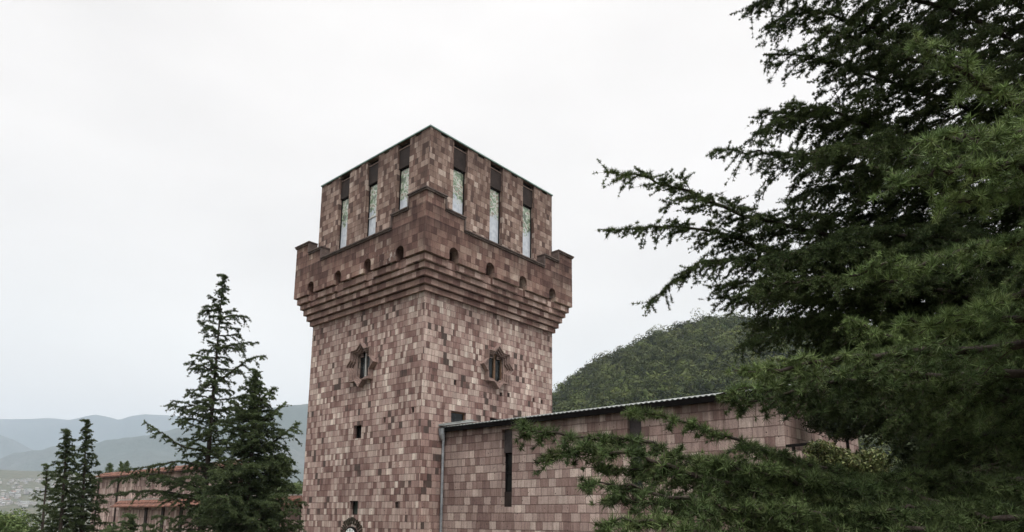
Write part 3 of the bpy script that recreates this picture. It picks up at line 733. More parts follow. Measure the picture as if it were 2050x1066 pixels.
px = np.linspace(860, 3200, 160); rows = [hill_pt(px, np.full_like(px, s)) for s in np.linspace(0, 1, 30)]
last = rows[-1].copy(); last[:, :2] = CAM[:2]+(last[:, :2]-CAM[:2])*1.4; last[:, 2] = last[:, 2]*.3-10; rows.append(last)
V = np.concatenate(rows); m_ = len(px); I, J = np.meshgrid(np.arange(len(rows)-1), np.arange(m_-1), indexing='ij')
T = np.stack([I*m_+J, I*m_+J+1, (I+1)*m_+J+1, (I+1)*m_+J], -1).reshape(-1, 4)
o = fastmesh('hill', V, T, M['hill'], nv=4); tag(o, 'steep wooded hillside rising behind the wing', 'hill', kind='structure')
nT = 1700; px = np.concatenate([rng.uniform(1060, 1560, 1250), rng.uniform(1560, 2200, 450)]); s = rng.uniform(0.0, 1.0, nT)
px = np.concatenate([px, np.linspace(1080, 1700, 90)+rng.normal(size=90)*3]); s = np.concatenate([s, np.full(90, .995)])
c = hill_pt(px, s); rad = rng.uniform(3.2, 7.6, len(c)); c[:, 2] += rad*.6
sub = []; sr = []
for j in range(3):
    off = rng.normal(size=(len(c), 3))*rad[:, None]*.33; sub.append(c+off*np.array([1, 1, .8])); sr.append(rad*rng.uniform(.6, .85, len(c)))
sub = np.concatenate(sub); sr = np.concatenate(sr)
V, T, tb = leaf_cloud(sub, sr, 90, .72, 11, .95, .88, .8, .16)
tt = np.tile(np.repeat(rng.choice([.4, .55, .75, 1.0, 1.35], len(c)), 90), 3)*.9
V2, T2, tb2 = leaf_cloud(c, rad*.8, 30, 1.7, 12, .9, .7, .9, .2)
Va = np.concatenate([V, V2]); Ta = np.concatenate([T, T2+len(V)])
o = fastmesh('forest', Va, Ta, M['forest'], tint=np.concatenate([tb*tt, tb2*.8]))
tag(o, 'dense mixed wood covering the hillside', 'forest', kind='stuff')

# ================================================================== TOWN ON THE FAR SLOPE
hm = []
for k in range(5):
    w, d_, h = random.uniform(9, 15), random.uniform(8, 12), random.uniform(5, 9); b = B()
    b.box((-w/2, -d_/2, -3), (w/2, d_/2, h))
    b.prism([(-d_/2-.5, h), (d_/2+.5, h), (0, h+random.uniform(1.5, 3))], lambda y, z, x: (x, y, z), -w/2-.5, w/2+.5, 1)
    me = bpy.data.meshes.new('town_house'); me.from_pydata(b.v, [], b.f); me.materials.append(M['house'])
    me.materials.append([M['house'], M['roofsheet'], plain('faded_tile_roof', (.36, .22, .18), .9)][k % 3]); me.polygons.foreach_set('material_index', b.mi); hm.append(me)
pal_l = 'small pale hazy house on the far valley slope beyond the cedars'
for k in range(160):
    pxx = random.uniform(-30, 110); t_ = random.random(); dist = 2020+620*t_
    v = at(pxx, 1000, 1000.)-CAM; v = v[:2]/np.linalg.norm(v[:2]); p = CAM[:2]+v*dist
    o = bpy.data.objects.new('town_house', hm[k % 5]); o.location = (p[0], p[1], float(terr(p[0], p[1]))); o.rotation_euler = (0, 0, random.uniform(0, PI)); s_ = random.uniform(.45, 1.0); o.scale = (s_, s_, s_*.9)
    C.objects.link(o); tag(o, pal_l, 'house', 'houses of the hazy town in the valley')

# ================================================================== CONIFERS
def unit(v): return v/(np.linalg.norm(v, axis=-1, keepdims=True)+1e-9)
def smooth_curve(pts, n=24):
    pts = np.array(pts, float)
    Pp = np.vstack([2*pts[0]-pts[1], pts, 2*pts[-1]-pts[-2]]); out = []
    segs = len(pts)-1; per = max(3, n//segs)
    for i in range(segs):
        p0, p1, p2, p3 = Pp[i:i+4]
        for t in np.linspace(0, 1, per, endpoint=False):
            out.append(.5*((2*p1)+(-p0+p2)*t+(2*p0-5*p1+4*p2-p3)*t*t+(-p0+3*p1-3*p2+p3)*t**3))
    out.append(pts[-1]); return np.array(out)
def sample(curve, s):
    """points and tangents at arc-length fractions s"""
    d = np.linalg.norm(np.diff(curve, axis=0), axis=1); L = np.concatenate([[0], np.cumsum(d)]); t = s*L[-1]
    i = np.clip(np.searchsorted(L, t, side='right')-1, 0, len(d)-1); f = ((t-L[i])/d[i])[:, None]
    return curve[i]*(1-f)+curve[i+1]*f, unit(curve[i+1]-curve[i]), L[-1]
class Tree:
    def __init__(s, seed): s.r = np.random.default_rng(seed); s.seg = []; s.ros = []; s.limb = B()
    def prisms(s, a, b_, r0, r1):
        s.seg.append((a, b_, np.broadcast_to(r0, len(a)), np.broadcast_to(r1, len(a))))
    def limb_(s, pts, r0, lod=1., start=.15, sec=.075, seclen=.8, ter=.055, terlen=.16, droop=.35, tint=1., spread=55, dens=1., tipbare=.0, nl=.032, wv=.3):
        r = s.r; cv = smooth_curve(pts, 24)
        cv[1:-1] += r.normal(size=(len(cv)-2, 3))*.012
        _, _, L = sample(cv, np.array([0.]))
        s.limb.tube(cv, list(np.linspace(r0, max(.003, r0*.12), len(cv))), 6)
        n = max(3, int(L*(1-start)/(sec)*1.0)); f = start+(1-start)*(np.arange(n)+r.uniform(-.4, .4, n))/n; f = np.clip(f, 0, .995)
        p, t, _ = sample(cv, f)
        side = np.where(np.arange(n) % 2 == 0, 1., -1.); upv = np.array([0, 0, 1.])
        sv = unit(np.cross(t, upv))*side[:, None]
        g = (f-start)/(1-start); prof = np.minimum(1, (1-g)*1.9+.12)*np.minimum(1, .45+g*1.6)
        ln = seclen*prof*r.uniform(.35, 1.25, n)
        an = np.radians(spread+r.normal(size=n)*12)*(1-.35*g)
        vert = r.normal(size=n)*.22-.04
        d0 = unit(t*np.cos(an)[:, None]+sv*np.sin(an)[:, None]+upv*vert[:, None])
        # leader of the branch itself also carries rosettes
        NS = 6; tt = np.linspace(0, 1, NS)
        dr = droop*r.uniform(.4, 1.4, n)
        poly = p[:, None, :]+d0[:, None, :]*(ln[:, None]*tt)[:, :, None]
        poly[:, :, 2] -= (dr*ln)[:, None]*tt**2
        for j in range(NS-1): s.prisms(poly[:, j], poly[:, j+1], .0035*lod**.3*(1-j/NS)+.0012, .0035*lod**.3*(1-(j+1)/NS)+.001)
        # tertiary twigs
        nt_ = np.maximum(2, (ln/ter).astype(int)); k = np.repeat(np.arange(n), nt_); m_ = len(k)
        u = np.clip(r.uniform(.08, 1, m_), 0, .98)
        q = p[k]+d0[k]*(ln[k]*u)[:, None]; q[:, 2] -= dr[k]*ln[k]*u*u
        td = unit(d0[k]-upv*(2*dr[k]*u)[:, None]); s2 = unit(np.cross(td, upv))*np.where(r.random(m_) < .5, 1., -1.)[:, None]
        a2 = np.radians(r.uniform(30, 65, m_)); d2 = unit(td*np.cos(a2)[:, None]+s2*np.sin(a2)[:, None]+upv*(r.normal(size=m_)*.28+.02)[:, None])
        l2 = terlen*np.minimum(1, (1-u)*1.6+.25)*r.uniform(.3, 1.35, m_)
        e2 = q+d2*l2[:, None]; e2[:, 2] -= l2*.12
        s.prisms(q, e2, .0016*lod**.4, .0008)
        # rosettes
        sp = .021*lod/dens
        def ros(a, b_, ln_, off=0.):
            c_ = np.maximum(1, np.round(ln_/sp).astype(int)); kk = np.repeat(np.arange(len(a)), c_); w = r.random(len(kk))
            x = a[kk]*(1-w)[:, None]+b_[kk]*w[:, None]; dd = unit(b_[kk]-a[kk])
            rad = r.normal(size=x.shape); rad -= dd*np.sum(rad*dd, 1)[:, None]; rad = unit(rad)
            axd = unit(rad*.9+upv*.75+dd*.45)
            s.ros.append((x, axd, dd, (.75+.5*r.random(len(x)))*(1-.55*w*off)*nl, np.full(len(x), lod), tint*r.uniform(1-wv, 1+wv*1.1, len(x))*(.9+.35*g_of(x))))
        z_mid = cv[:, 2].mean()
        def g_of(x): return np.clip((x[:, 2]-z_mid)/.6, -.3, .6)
        ros(q, e2, l2, 1.)
        for j in range(NS-1): ros(poly[:, j], poly[:, j+1], ln/(NS-1)*.8)
        ns = 14; sv_ = np.linspace(max(start, .25), 1, ns); pp_, _, _ = sample(cv, sv_); ros(pp_[:-1], pp_[1:], np.full(ns-1, L*(1-max(start, .25))/(ns-1))*.9)
    def build(s, root, trunk_pts, trunk_r, needle_mat, nmul=1., wid=.0023):
        r = s.r; s.limb.build('branches', M['bark'], root, smooth=True)
        t = B(); t.tube(trunk_pts, trunk_r, 14); t.build('trunk', M['bark'], root, smooth=True)
        # twigs: 3-sided prisms
        A = np.concatenate([q[0] for q in s.seg]); Bv = np.concatenate([q[1] for q in s.seg]); ra = np.concatenate([q[2] for q in s.seg]); rb = np.concatenate([q[3] for q in s.seg])
        d = unit(Bv-A); a = unit(np.cross(d, np.array([.3, .2, .93]))); b_ = np.cross(d, a); V = []
        for (c_, rad) in ((A, ra), (Bv, rb)):
            for j in range(3):
                w = 2*PI*j/3; V.append(c_+(a*math.cos(w)+b_*math.sin(w))*rad[:, None])
        V = np.stack(V, 1).reshape(-1, 3); k = np.arange(len(A))*6
        T = np.concatenate([np.stack([k+j, k+(j+1) % 3, k+3+(j+1) % 3, k+3+j], 1) for j in range(3)])
        fastmesh('twigs', V, T, M['twig'], root, nv=4)
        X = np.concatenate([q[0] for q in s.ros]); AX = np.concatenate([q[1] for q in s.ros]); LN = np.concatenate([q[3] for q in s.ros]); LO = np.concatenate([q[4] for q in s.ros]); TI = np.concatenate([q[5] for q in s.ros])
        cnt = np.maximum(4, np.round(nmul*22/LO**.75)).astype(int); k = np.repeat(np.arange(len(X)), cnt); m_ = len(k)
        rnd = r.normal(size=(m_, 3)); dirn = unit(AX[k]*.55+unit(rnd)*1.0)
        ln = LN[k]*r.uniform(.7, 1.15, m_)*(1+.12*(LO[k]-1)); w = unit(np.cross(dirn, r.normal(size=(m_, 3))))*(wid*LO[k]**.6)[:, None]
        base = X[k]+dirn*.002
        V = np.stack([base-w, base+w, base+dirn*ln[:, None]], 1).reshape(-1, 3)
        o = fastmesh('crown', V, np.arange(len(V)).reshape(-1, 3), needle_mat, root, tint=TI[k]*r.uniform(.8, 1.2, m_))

def gz(p): return float(terr(p[0], p[1]))
# ---- the big foreground cedar
TPX, TDP = 2290, 7.0
tb_ = at(TPX, 1060, TDP); gb = gz(tb_)
def trunk_at(py):
    p = at(TPX, py, TDP); q = tb_.copy(); q[2] = p[2]; return q
root = empty('cedar_tree', (tb_[0], tb_[1], gb-.1), 'huge dark cedar filling the right side with layered needle sprays', 'tree')
T1 = Tree(101)
def hero(py_root, pts, r0=.05, **k):
    P_ = [trunk_at(py_root)]+[at(*q) for q in pts]; T1.limb_(P_, r0, **k)
far = dict(lod=2.1, start=.12, sec=.05, seclen=.85, ter=.042, terlen=.2, droop=.5, tint=1.15, dens=2.1, nl=.038)
hero(560, [(1900, 520, 7), (1650, 470, 7), (1450, 418, 6.8), (1320, 364, 6.7), (1216, 343, 6.6)], .035, **{**far, 'droop': .25, 'seclen': .62})
hero(600, [(1900, 570, 7.2), (1650, 535, 7.1), (1450, 470, 6.9), (1330, 455, 6.8), (1217, 463, 6.7)], .03, **{**far, 'droop': .3, 'seclen': .5})
hero(640, [(1800, 570, 6.9), (1600, 530, 6.8), (1450, 520, 6.8), (1370, 548, 6.7), (1293, 612, 6.7)], .03, **{**far, 'seclen': .55})
hero(420, [(1900, 385, 7.2), (1700, 335, 7.1), (1560, 310, 7), (1427, 300, 7)], .03, **{**far, 'droop': .8})
hero(330, [(1950, 300, 7.3), (1750, 255, 7.2), (1620, 235, 7.1), (1520, 225, 7.1)], .03, **{**far, 'droop': .8})
hero(340, [(1950, 330, 7), (1750, 260, 6.9), (1620, 215, 6.9), (1508, 272, 6.9)], .03, **far)
hero(250, [(1950, 220, 7.1), (1780, 165, 7), (1650, 120, 7), (1538, 108, 7)], .03, **far)
hero(140, [(1950, 120, 7.2), (1750, 60, 7.1), (1620, 25, 7), (1531, 55, 7)], .03, **far)
hero(60, [(1950, 40, 7.2), (1750, -25, 7.1), (1620, -50, 7), (1497, 22, 7)], .03, **far)
hero(-40, [(1950, -60, 7.2), (1780, -100, 7.1), (1600, -110, 7)], .03, **far)
hero(180, [(1950, 170, 6.6), (1800, 110, 6.4), (1700, 70, 6.3), (1640, 60, 6.3)], .03, **far)
hero(660, [(1900, 620, 7), (1700, 605, 7), (1560, 590, 6.9), (1435, 598, 6.9)], .03, **far)
hero(760, [(1950, 700, 7.4), (1750, 660, 7.3), (1600, 640, 7.2), (1500, 645, 7.2)], .03, **far)
hero(520, [(1950, 470, 7.6), (1800, 440, 7.6), (1650, 430, 7.5), (1530, 445, 7.5)], .03, **{**far, 'droop': .7})
hero(470, [(1950, 420, 7.9), (1800, 385, 7.9), (1680, 370, 7.8), (1580, 400, 7.8)], .03, **far)
hero(600, [(1950, 560, 6.4), (1800, 520, 6.2), (1650, 500, 6.1), (1520, 520, 6.1)], .03, **far)
hero(700, [(1950, 600, 6.2), (1750, 560, 6), (1600, 560, 5.9), (1480, 590, 5.9)], .03, **far)
hero(380, [(1950, 330, 6.4), (1800, 300, 6.2), (1680, 290, 6.1), (1590, 320, 6.1)], .03, **far)
near = dict(lod=1.0, start=.35, sec=.055, seclen=.42, ter=.045, terlen=.13, droop=.25, tint=2.5, nl=.052, dens=.62, wv=.55)  # raised tint stands in for stronger light on these sprays
hero(300, [(2150, 255, 3.6), (2000, 195, 3.1), (1900, 130, 3.0), (1832, 82, 3.0)], .03, **{**near, 'seclen': .36})
hero(360, [(2150, 290, 3.2), (2000, 275, 2.7), (1910, 278, 2.6), (1832, 290, 2.6)], .03, **{**near, 'seclen': .3})
hero(400, [(2150, 350, 3.3), (2000, 335, 2.9), (1880, 345, 2.8), (1783, 364, 2.8)], .03, **{**near, 'seclen': .3})
hero(430, [(2150, 400, 3.3), (2020, 385, 3), (1940, 395, 2.9), (1870, 410, 2.9)], .03, **{**near, 'seclen': .25})
hero(520, [(2150, 480, 3.5), (2000, 490, 3.2), (1850, 528, 3.1), (1700, 553, 3.1)], .03, **{**near, 'seclen': .36})
hero(600, [(2150, 580, 3.5), (2020, 590, 3.2), (1940, 620, 3.1), (1850, 655, 3.1)], .03, **near)
hero(640, [(2150, 640, 3.6), (2000, 640, 3.3), (1900, 650, 3.2), (1800, 650, 3.2)], .03, **near)
mid = {**near, 'lod': 1.25, 'seclen': .5, 'tint': 1.9}
hero(700, [(2150, 690, 3.9), (1900, 705, 3.6), (1700, 720, 3.5), (1560, 735, 3.4), (1470, 742, 3.4)], .035, **mid)
hero(740, [(2150, 740, 4.2), (1900, 750, 3.9), (1700, 745, 3.8), (1560, 770, 3.7), (1440, 790, 3.7)], .035, **{**mid, 'seclen': .35})
hero(720, [(2100, 780, 5.), (1850, 700, 4.6), (1740, 660, 4.4), (1700, 640, 4.4)], .035, **mid)
hero(800, [(2100, 800, 4.4), (1850, 780, 4.1), (1700, 775, 4.0), (1560, 785, 3.9)], .035, **mid)
far2 = {**far, 'lod': 1.9, 'tint': 1.15}
for pr, pts in ((690, [(1900, 640, 6.6), (1720, 630, 6.4), (1600, 650, 6.3), (1490, 690, 6.3)]),
                (720, [(1900, 690, 6.8), (1720, 690, 6.6), (1620, 710, 6.5), (1540, 750, 6.5)]),
                (650, [(1900, 580, 6.9), (1700, 570, 6.8), (1560, 560, 6.7), (1440, 570, 6.7)]),
                (780, [(1900, 760, 6.2), (1750, 760, 6.0), (1640, 770, 5.9), (1560, 790, 5.9)]),
                (500, [(1900, 480, 6.5), (1740, 470, 6.3), (1620, 500, 6.2), (1530, 545, 6.2)])):
    hero(pr, pts, .03, **far2)
low_ = {**mid, 'lod': 1.15, 'droop': .5, 'tint': 1.2, 'seclen': .64, 'dens': .9, 'wv': .65}  # lower tint stands in for shade on the bottom boughs
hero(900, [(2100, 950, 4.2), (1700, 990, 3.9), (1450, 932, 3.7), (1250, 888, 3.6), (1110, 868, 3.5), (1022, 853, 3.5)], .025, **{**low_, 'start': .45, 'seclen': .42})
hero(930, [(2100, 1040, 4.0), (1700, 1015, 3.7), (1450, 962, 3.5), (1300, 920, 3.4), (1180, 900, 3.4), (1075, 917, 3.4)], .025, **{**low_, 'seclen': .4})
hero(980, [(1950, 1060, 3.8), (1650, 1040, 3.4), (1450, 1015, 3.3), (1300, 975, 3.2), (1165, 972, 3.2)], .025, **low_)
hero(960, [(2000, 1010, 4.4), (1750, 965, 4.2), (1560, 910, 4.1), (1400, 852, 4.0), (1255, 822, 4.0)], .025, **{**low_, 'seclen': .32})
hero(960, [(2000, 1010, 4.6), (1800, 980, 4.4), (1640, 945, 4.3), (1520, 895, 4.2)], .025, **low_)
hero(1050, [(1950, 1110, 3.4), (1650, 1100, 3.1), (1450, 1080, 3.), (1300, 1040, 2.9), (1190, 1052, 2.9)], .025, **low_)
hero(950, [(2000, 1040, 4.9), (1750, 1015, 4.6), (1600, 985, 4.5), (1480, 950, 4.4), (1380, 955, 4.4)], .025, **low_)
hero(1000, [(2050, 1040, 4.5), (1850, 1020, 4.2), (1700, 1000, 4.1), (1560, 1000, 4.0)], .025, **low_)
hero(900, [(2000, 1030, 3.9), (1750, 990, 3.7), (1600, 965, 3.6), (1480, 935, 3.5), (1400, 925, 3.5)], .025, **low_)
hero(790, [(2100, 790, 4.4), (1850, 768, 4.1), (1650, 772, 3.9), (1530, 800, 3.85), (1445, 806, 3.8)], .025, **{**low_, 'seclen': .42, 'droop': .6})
hero(800, [(1950, 800, 6.0), (1750, 800, 5.8), (1600, 808, 5.7)], .025, **far2)
hero(830, [(1950, 840, 5.4), (1850, 835, 5.2), (1790, 850, 5.1)], .025, **far2)
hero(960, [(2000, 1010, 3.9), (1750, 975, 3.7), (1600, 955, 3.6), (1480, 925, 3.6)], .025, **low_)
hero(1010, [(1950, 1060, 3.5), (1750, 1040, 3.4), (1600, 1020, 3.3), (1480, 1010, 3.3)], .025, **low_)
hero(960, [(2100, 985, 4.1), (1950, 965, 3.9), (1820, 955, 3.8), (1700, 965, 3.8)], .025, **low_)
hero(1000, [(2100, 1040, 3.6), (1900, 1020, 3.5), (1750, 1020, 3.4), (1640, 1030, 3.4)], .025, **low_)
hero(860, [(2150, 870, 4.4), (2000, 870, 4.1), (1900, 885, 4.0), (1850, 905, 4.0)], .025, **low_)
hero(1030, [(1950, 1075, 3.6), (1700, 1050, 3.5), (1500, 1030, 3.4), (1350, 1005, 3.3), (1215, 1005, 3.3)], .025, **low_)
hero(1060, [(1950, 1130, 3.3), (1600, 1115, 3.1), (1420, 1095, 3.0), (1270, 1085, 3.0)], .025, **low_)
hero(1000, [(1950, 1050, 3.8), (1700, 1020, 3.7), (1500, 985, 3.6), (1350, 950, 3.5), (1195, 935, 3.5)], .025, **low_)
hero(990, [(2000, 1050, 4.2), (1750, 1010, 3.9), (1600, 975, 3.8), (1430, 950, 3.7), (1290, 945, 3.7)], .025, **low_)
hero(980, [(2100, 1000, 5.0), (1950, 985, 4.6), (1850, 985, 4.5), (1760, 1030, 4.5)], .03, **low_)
# limbs of the rest of the crown, all round the trunk
for k in range(78):
    z = -.2+k*.155; az = k*2.399+.4
    if z < 5.2 and False: continue
    L_ = (3.6-.19*max(0, z-1))*random.uniform(.75, 1.1)
    dirv = np.array([math.cos(az), math.sin(az), 0]); st_ = np.array([tb_[0], tb_[1], CAM[2]+z])
    toward = np.dot(dirv, (CAM-tb_)/np.linalg.norm(CAM-tb_))
    left = np.dot(dirv, -RT)
    if z < 5 and left > .55: L_ *= .62
    if toward > .5: L_ *= .6
    if False: L_ = 5.6*random.uniform(.8, 1.1)
    up_ = random.uniform(.0, .3)
    P_ = [st_, st_+dirv*L_*.35+np.array([0, 0, up_*.8]), st_+dirv*L_*.7+np.array([0, 0, up_]), st_+dirv*L_+np.array([0, 0, up_*.2])]
    T1.limb_(P_, .035, lod=3.6, start=.12, sec=.10, seclen=1.0, ter=.07, terlen=.26, droop=.35, tint=.9, dens=2.1)
tc_ = (CAM-tb_)[:2]/np.linalg.norm((CAM-tb_)[:2]); a0 = math.atan2(tc_[1], tc_[0])
for k in range(30):                                   # unseen limbs added above the view to shade the lower right sprays
    z = 4.7+.12*k; az = a0+.35-(k*.618 % 1)*1.9; L_ = random.uniform(4.6, 6.2)
    dirv = np.array([math.cos(az), math.sin(az), 0]); st_ = np.array([tb_[0], tb_[1], CAM[2]+z])
    ps = [st_, st_+dirv*L_*.4, st_+dirv*L_*.75, st_+dirv*L_]
    for p_ in ps:                                     # lift them out of the view
        d_ = max(1.2, float(np.dot(p_-CAM, FW))); p_[2] = max(p_[2], CAM[2]+.9*d_+1.3)
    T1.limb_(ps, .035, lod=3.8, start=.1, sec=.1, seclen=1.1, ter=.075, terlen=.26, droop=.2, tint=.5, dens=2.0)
zt_ = CAM[2]+12.5
T1.build(root, [(tb_[0], tb_[1], gb-.2), (tb_[0], tb_[1], gb+1), (tb_[0]+.05, tb_[1], 5), (tb_[0], tb_[1], zt_)], [.42, .34, .24, .03], M['needle'])

# ---- cedars on the left
def conifer(label, apex, bottom_px, d, n, prof, seed, heroes=(), lod=4.6, lean=0., group='dark cedars standing before the tiled walls', tint=1.5, seclen=.75, droop=.5, rise=.18, z_low=None, sec=.16, mat='needle_far', nmul=1., wid=.0046, dens=3.6):
    """prof: list of (fraction from apex 0..1, half width m)"""
    a = at(*apex, d); bx = at(bottom_px, 1066, d); base = np.array([bx[0], bx[1], gz(bx)-.1])
    tp = lambda z: base[:2]+(a[:2]-base[:2])*np.clip((z-bx[2])/(a[2]-bx[2]), 0, 1)
    root = empty('cedar_tree', base, label, 'tree', group); t = Tree(seed); r = random.Random(seed)
    zl = z_low if z_low is not None else max(base[2]+1.2, bx[2]-1.5); Ht = a[2]-zl
    for k in range(n):
        f = ((k+.5+r.uniform(-.3, .3))/n)**.88; z = a[2]-f*Ht; az = k*2.399+r.uniform(-.3, .3)
        wd = np.interp(f, [p[0] for p in prof], [p[1] for p in prof])*r.uniform(.5, 1.2)
        st_ = np.array([*tp(z), z]); dv_ = np.array([math.cos(az), math.sin(az), 0])
        rs = rise*wd*r.uniform(-.4, 1.6)
        P_ = [st_, st_+dv_*wd*.4+np.array([0, 0, rs*.3]), st_+dv_*wd*.75+np.array([0, 0, rs*.75]), st_+dv_*wd+np.array([0, 0, rs*.8-.03])]
        t.limb_(P_, .03*min(1, wd), lod=lod, start=.06, sec=sec, seclen=min(seclen, wd*.42+.08), ter=.09, terlen=.22, droop=droop, tint=tint, nl=.06, dens=dens)
    for (sx, sy), *pts in heroes:
        P_ = [at(sx, sy, d)]+[at(q[0], q[1], d+(q[2] if len(q) > 2 else 0)) for q in pts]
        t.limb_(P_, .05, lod=lod, start=.06, sec=sec*.8, seclen=.62, ter=.08, terlen=.24, droop=.75, tint=tint, nl=.06, dens=dens)
    # leader shoot, nodding at the tip
    top = [np.array([*tp(a[2]-1.2), a[2]-1.2]), np.array([*tp(a[2]-.3), a[2]-.3]), a, a+np.array([-.12, -.1, .02])-RT*.1]
    t.limb_(top, .02, lod=lod, start=.02, sec=.07, seclen=.22, ter=.1, terlen=.1, droop=.4, tint=tint, nl=.06, dens=dens)
    t.build(root, [base, np.array([*tp(base[2]+(a[2]-base[2])*.4), base[2]+(a[2]-base[2])*.4]), np.array([*tp(a[2]-.3), a[2]-.3])], [.2, .13, .012], M[mat], nmul=nmul, wid=wid)
DA = 27.
conifer('tallest cedar left of the tower with a nodding tip and long left limbs', (447, 552), 404, DA, 120, [(0, .08), (.1, .5), (.25, .95), (.45, 1.35), (.6, 1.5), (.8, 1.8), (1, 2.1)], 201,
        heroes=[((440, 668), (420, 655), (398, 648)), ((436, 750), (405, 733), (372, 728)), ((432, 845), (385, 825), (358, 815), (333, 811)), ((425, 905), (370, 895), (330, 872), (288, 844)),
                ((428, 770), (470, 740), (500, 718), (533, 713)), ((440, 640), (468, 632), (499, 637)), ((436, 700), (470, 690), (515, 686)), ((415, 985), (340, 955), (280, 950), (222, 965)), ((412, 1000), (330, 985), (260, 985), (205, 993)), ((420, 940), (360, 925), (300, 935), (245, 942)), ((445, 620), (420, 622), (404, 618 if False else 622))])
conifer('dense dark cedar with a thick crown right beside the tower edge', (512, 742), 500, 24.5, 190, [(0, .08), (.08, .35), (.2, .75), (.4, 1.25), (.65, 1.65), (1, 2.0)], 202,
        heroes=[((512, 820), (528, 795), (553, 775)), ((515, 858), (540, 832), (573, 805)), ((520, 905), (555, 880), (580, 860), (601, 846)), ((512, 845), (480, 815), (462, 800)), ((520, 960), (560, 930), (585, 925))], lod=4.2, tint=1.6, rise=.3, sec=.13)
conifer('narrow dark cedar with the taller tip of the left pair', (173, 843), 172, 30, 80, [(0, .08), (.15, .35), (.4, .65), (.7, .95), (1, 1.2)], 203, lod=5, sec=.13, seclen=.4, droop=.6, rise=.05)
conifer('narrow dark cedar with the lower tip of the left pair', (135, 862), 128, 29, 80, [(0, .08), (.15, .4), (.4, .75), (.7, 1.1), (1, 1.3)], 204, lod=5, sec=.13, seclen=.42, droop=.6, rise=.05)
conifer('thin pale young cedar with sparse drooping limbs at far left', (94, 932), 92, 31, 34, [(0, .05), (.2, .5), (.5, .85), (1, 1.1)], 205, lod=5.5, sec=.22, seclen=.3, droop=.5, rise=.35, tint=1.9)
# nearer cedar boughs that reach into the lower left of the view
conifer('low green cedar in front of the tiled wall foot', (262, 1034), 262, 21, 30, [(0, .2), (.2, .9), (.5, 1.3), (1, 1.5)], 206, lod=3.6, tint=1.7, droop=.3, rise=.15)

# ---- broadleaved trees and shrubs
def broadleaf(name, label, px, py, d, R_px, n_cl, seed, mat='leaf', size=.06, per=260, sq=.85, tint=1., group=None, cat='tree'):
    c0 = at(px, py, d); R = R_px*d/F; r = np.random.default_rng(seed)
    base = np.array([c0[0], c0[1], gz(c0)-.1])
    root = empty(name, base, label, cat, group)
    dv_ = unit(r.normal(size=(n_cl, 3))); cc = c0+dv_*R*.68*(r.random(n_cl)**.4)[:, None]*np.array([1, 1, sq]); cr = R*r.uniform(.24, .42, n_cl)
    V, T, tb = leaf_cloud(cc, cr, per, size, seed, .8, .45, .6)
    fastmesh('crown', V, T, M[mat], root, tint=tb*tint)
    b = B(); tr = max(.06, R*.07); b.tube([base, (base+c0)/2+np.array([.1, 0, 0]), c0], [tr, tr*.8, tr*.35], 9)
    for q in cc[::max(1, n_cl//12)]: b.tube([c0-np.array([0, 0, R*.5]), (c0+q)/2, q], [tr*.4, tr*.2, tr*.06], 5)
    b.build('trunk', M['bark'], root, smooth=True)
broadleaf('broadleaf_tree', 'rounded light green tree at the lower left corner', 16, 1070, 34, 66, 70, 301, size=.075, per=420, tint=1.25)
broadleaf('broadleaf_tree', 'pale green tree top showing between cedar and tower', 556, 935, 40, 36, 30, 302, size=.09, per=300, tint=1.3)
broadleaf('broadleaf_tree', 'dark green tree behind the tiled wall beside the tower', 588, 992, 58, 42, 40, 303, size=.10, per=400, tint=.8)
broadleaf('broadleaf_tree', 'green tree behind the wall hidden by the dense cedar', 530, 1000, 60, 45, 40, 304, size=.10, per=300, tint=.9)
def sprig(px, py, d, h_px, w_px, seed, label):
    top = at(px, py, d); H = 2.2; r = np.random.default_rng(seed); base = np.array([top[0], top[1], gz(top)-.1])
    root = empty('young_pine', base, label, 'tree', 'young pines rising above the bastion rim'); n = 26; s_ = np.linspace(0, 1, n); w = w_px*d/F; hh = h_px*d/F*2
    cc = np.stack([top-np.array([0, 0, 1])*q*hh+np.append(r.normal(size=2)*w*.35*(.3+q), 0) for q in s_])
    V, T, tb = leaf_cloud(cc, np.full(n, w*.35)*(.5+s_), 110, .09, seed, 1.2, .2, .35); fastmesh('crown', V, T, M['leaf'], root, tint=tb*.8)
    b = B(); b.tube([base, top-np.array([0, 0, hh*.3]), top], [.12, .05, .01], 7); b.build('trunk', M['bark'], root)
sprig(221, 929, dA*1.22, 14, 16, 401, 'leftmost young pine tip above the tiled rim')
sprig(243, 926, dA*1.22, 14, 11, 402, 'middle young pine tip above the tiled rim')
sprig(254, 925, dA*1.22, 14, 14, 403, 'rightmost young pine tip above the tiled rim')

# ---- ivy-covered wall and dark shrubbery behind the big cedar
iv0 = at(1575, 905, 19.0); iv1 = at(1618, 905, 18.4); zt = iv0[2]
gw = empty('boundary_wall', (iv0[0], iv0[1], -7.5), 'low stone boundary wall with a rail right of the wing', 'wall')
d = iv1-iv0; d[2] = 0; d /= np.linalg.norm(d); nrm = np.array([d[1], -d[0], 0])
def obox(bd, p, q, hw_, z0, z1):
    a = [p+nrm*hw_, q+nrm*hw_, q-nrm*hw_, p-nrm*hw_]; k = len(bd.v)
    bd.v += [(x[0], x[1], z0) for x in a]+[(x[0], x[1], z1) for x in a]
    for f in ((3, 2, 1, 0), (4, 5, 6, 7), (0, 1, 5, 4), (1, 2, 6, 5), (2, 3, 7, 6), (3, 0, 4, 7)): bd.f.append(tuple(k+i for i in f)); bd.mi.append(0)
b = B(); obox(b, iv0, iv1, .2, -8, zt-.03); b.build('wall_face', M['bast'], gw)
b = B(); obox(b, iv0, iv0+d*1.2, .03, zt+.12, zt+.2); 
for k in range(2): obox(b, iv0+d*(.2+k*.85), iv0+d*(.26+k*.85), .035, zt-.02, zt+.12)
b.build('rail', M['frame'], gw)
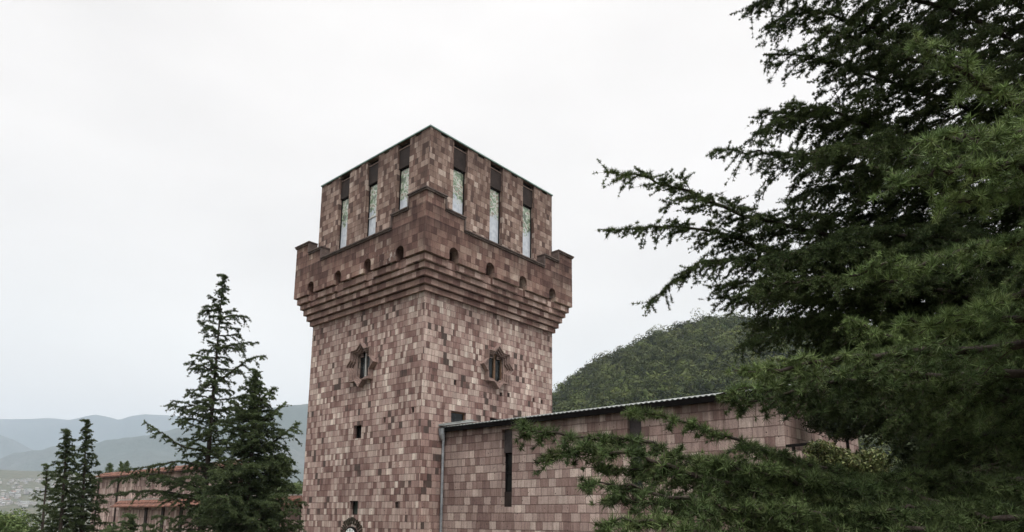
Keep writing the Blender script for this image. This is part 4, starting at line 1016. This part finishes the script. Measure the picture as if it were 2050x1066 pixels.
r = np.random.default_rng(55); n = 240
cc = []; 
for k in range(n):
    q = on(1620, 930, 1, 0); t_ = r.random(); pxx = 1622+150*r.random()**1.1; pyy = 905+45*r.random()+(25 if pxx > 1700 else 0)*r.random()-18*max(0, 1-abs(pxx-1640)/40)
    cc.append(at(pxx, pyy, 14.6+r.uniform(-.3, .3)))
cc = np.array(cc); base = cc.mean(0); base[2] = gz(base)
root = empty('ivy_shrub', base, 'yellow-green small-leaved shrub glimpsed under the big cedar', 'shrub')
V, T, tb = leaf_cloud(cc, np.full(n, .17), 40, .045, 56, .9, .2, .7); fastmesh('crown', V, T, M['ivy'], root, tint=tb*r.choice([.3, .6, 1.0], len(tb)))
b = B()
for q in cc[::12]: b.tube([base+np.array([r.normal()*.1, r.normal()*.1, -.1]), (base+q)/2+np.array([0, 0, .3]), q], [.03, .02, .006], 5)
b.build('trunk', M['bark'], root)
for k, (px_, py_, d_, R_) in enumerate(((1690, 820, 21, 95), (1830, 800, 19, 130), (1980, 860, 17, 150), (1850, 980, 16, 120), (2060, 1000, 13, 150), (1650, 1010, 17, 70), (1760, 1040, 14, 90), (1860, 890, 12.5, 75), (1980, 890, 11.5, 90), (1900, 740, 20, 110), (2080, 720, 16, 150))):
    broadleaf('evergreen_tree', ['dark evergreen just right of the wing end', 'dark evergreen behind the big cedar middle', 'dark evergreen behind the cedar at the right edge', 'low dark evergreen under the big cedar', 'dark evergreen at the lower right corner', 'low dark bush below the shrub', 'low dark bush in front of the shrub foot', 'dark bush right of the yellow-green shrub', 'dark bush near the right edge behind the cedar', 'tall dark evergreen showing between cedar limbs', 'tallest dark evergreen at the right edge'][k], px_, py_, d_, R_, 60, 500+k, 'needle_far', .06, 420, .9, .55, 'dark evergreens behind the big cedar')  # low tint stands in for the deep shade behind the cedar

# ================================================================== AIR
hz = B(); hz.box((-13500, -13500, -130), (13500, 13500, 1650))
t = NT('haze_air'); pv = t.n('ShaderNodeVolumePrincipled'); pv.inputs['Color'].default_value = (.71, .845, .985, 1); pv.inputs['Density'].default_value = 1.15e-4; pv.inputs['Anisotropy'].default_value = .0
t.t.links.new(pv.outputs[0], t.out.inputs['Volume'])
o = hz.build('haze', t.m); tag(o, 'pale blue haze filling the valley air', 'haze', kind='stuff')
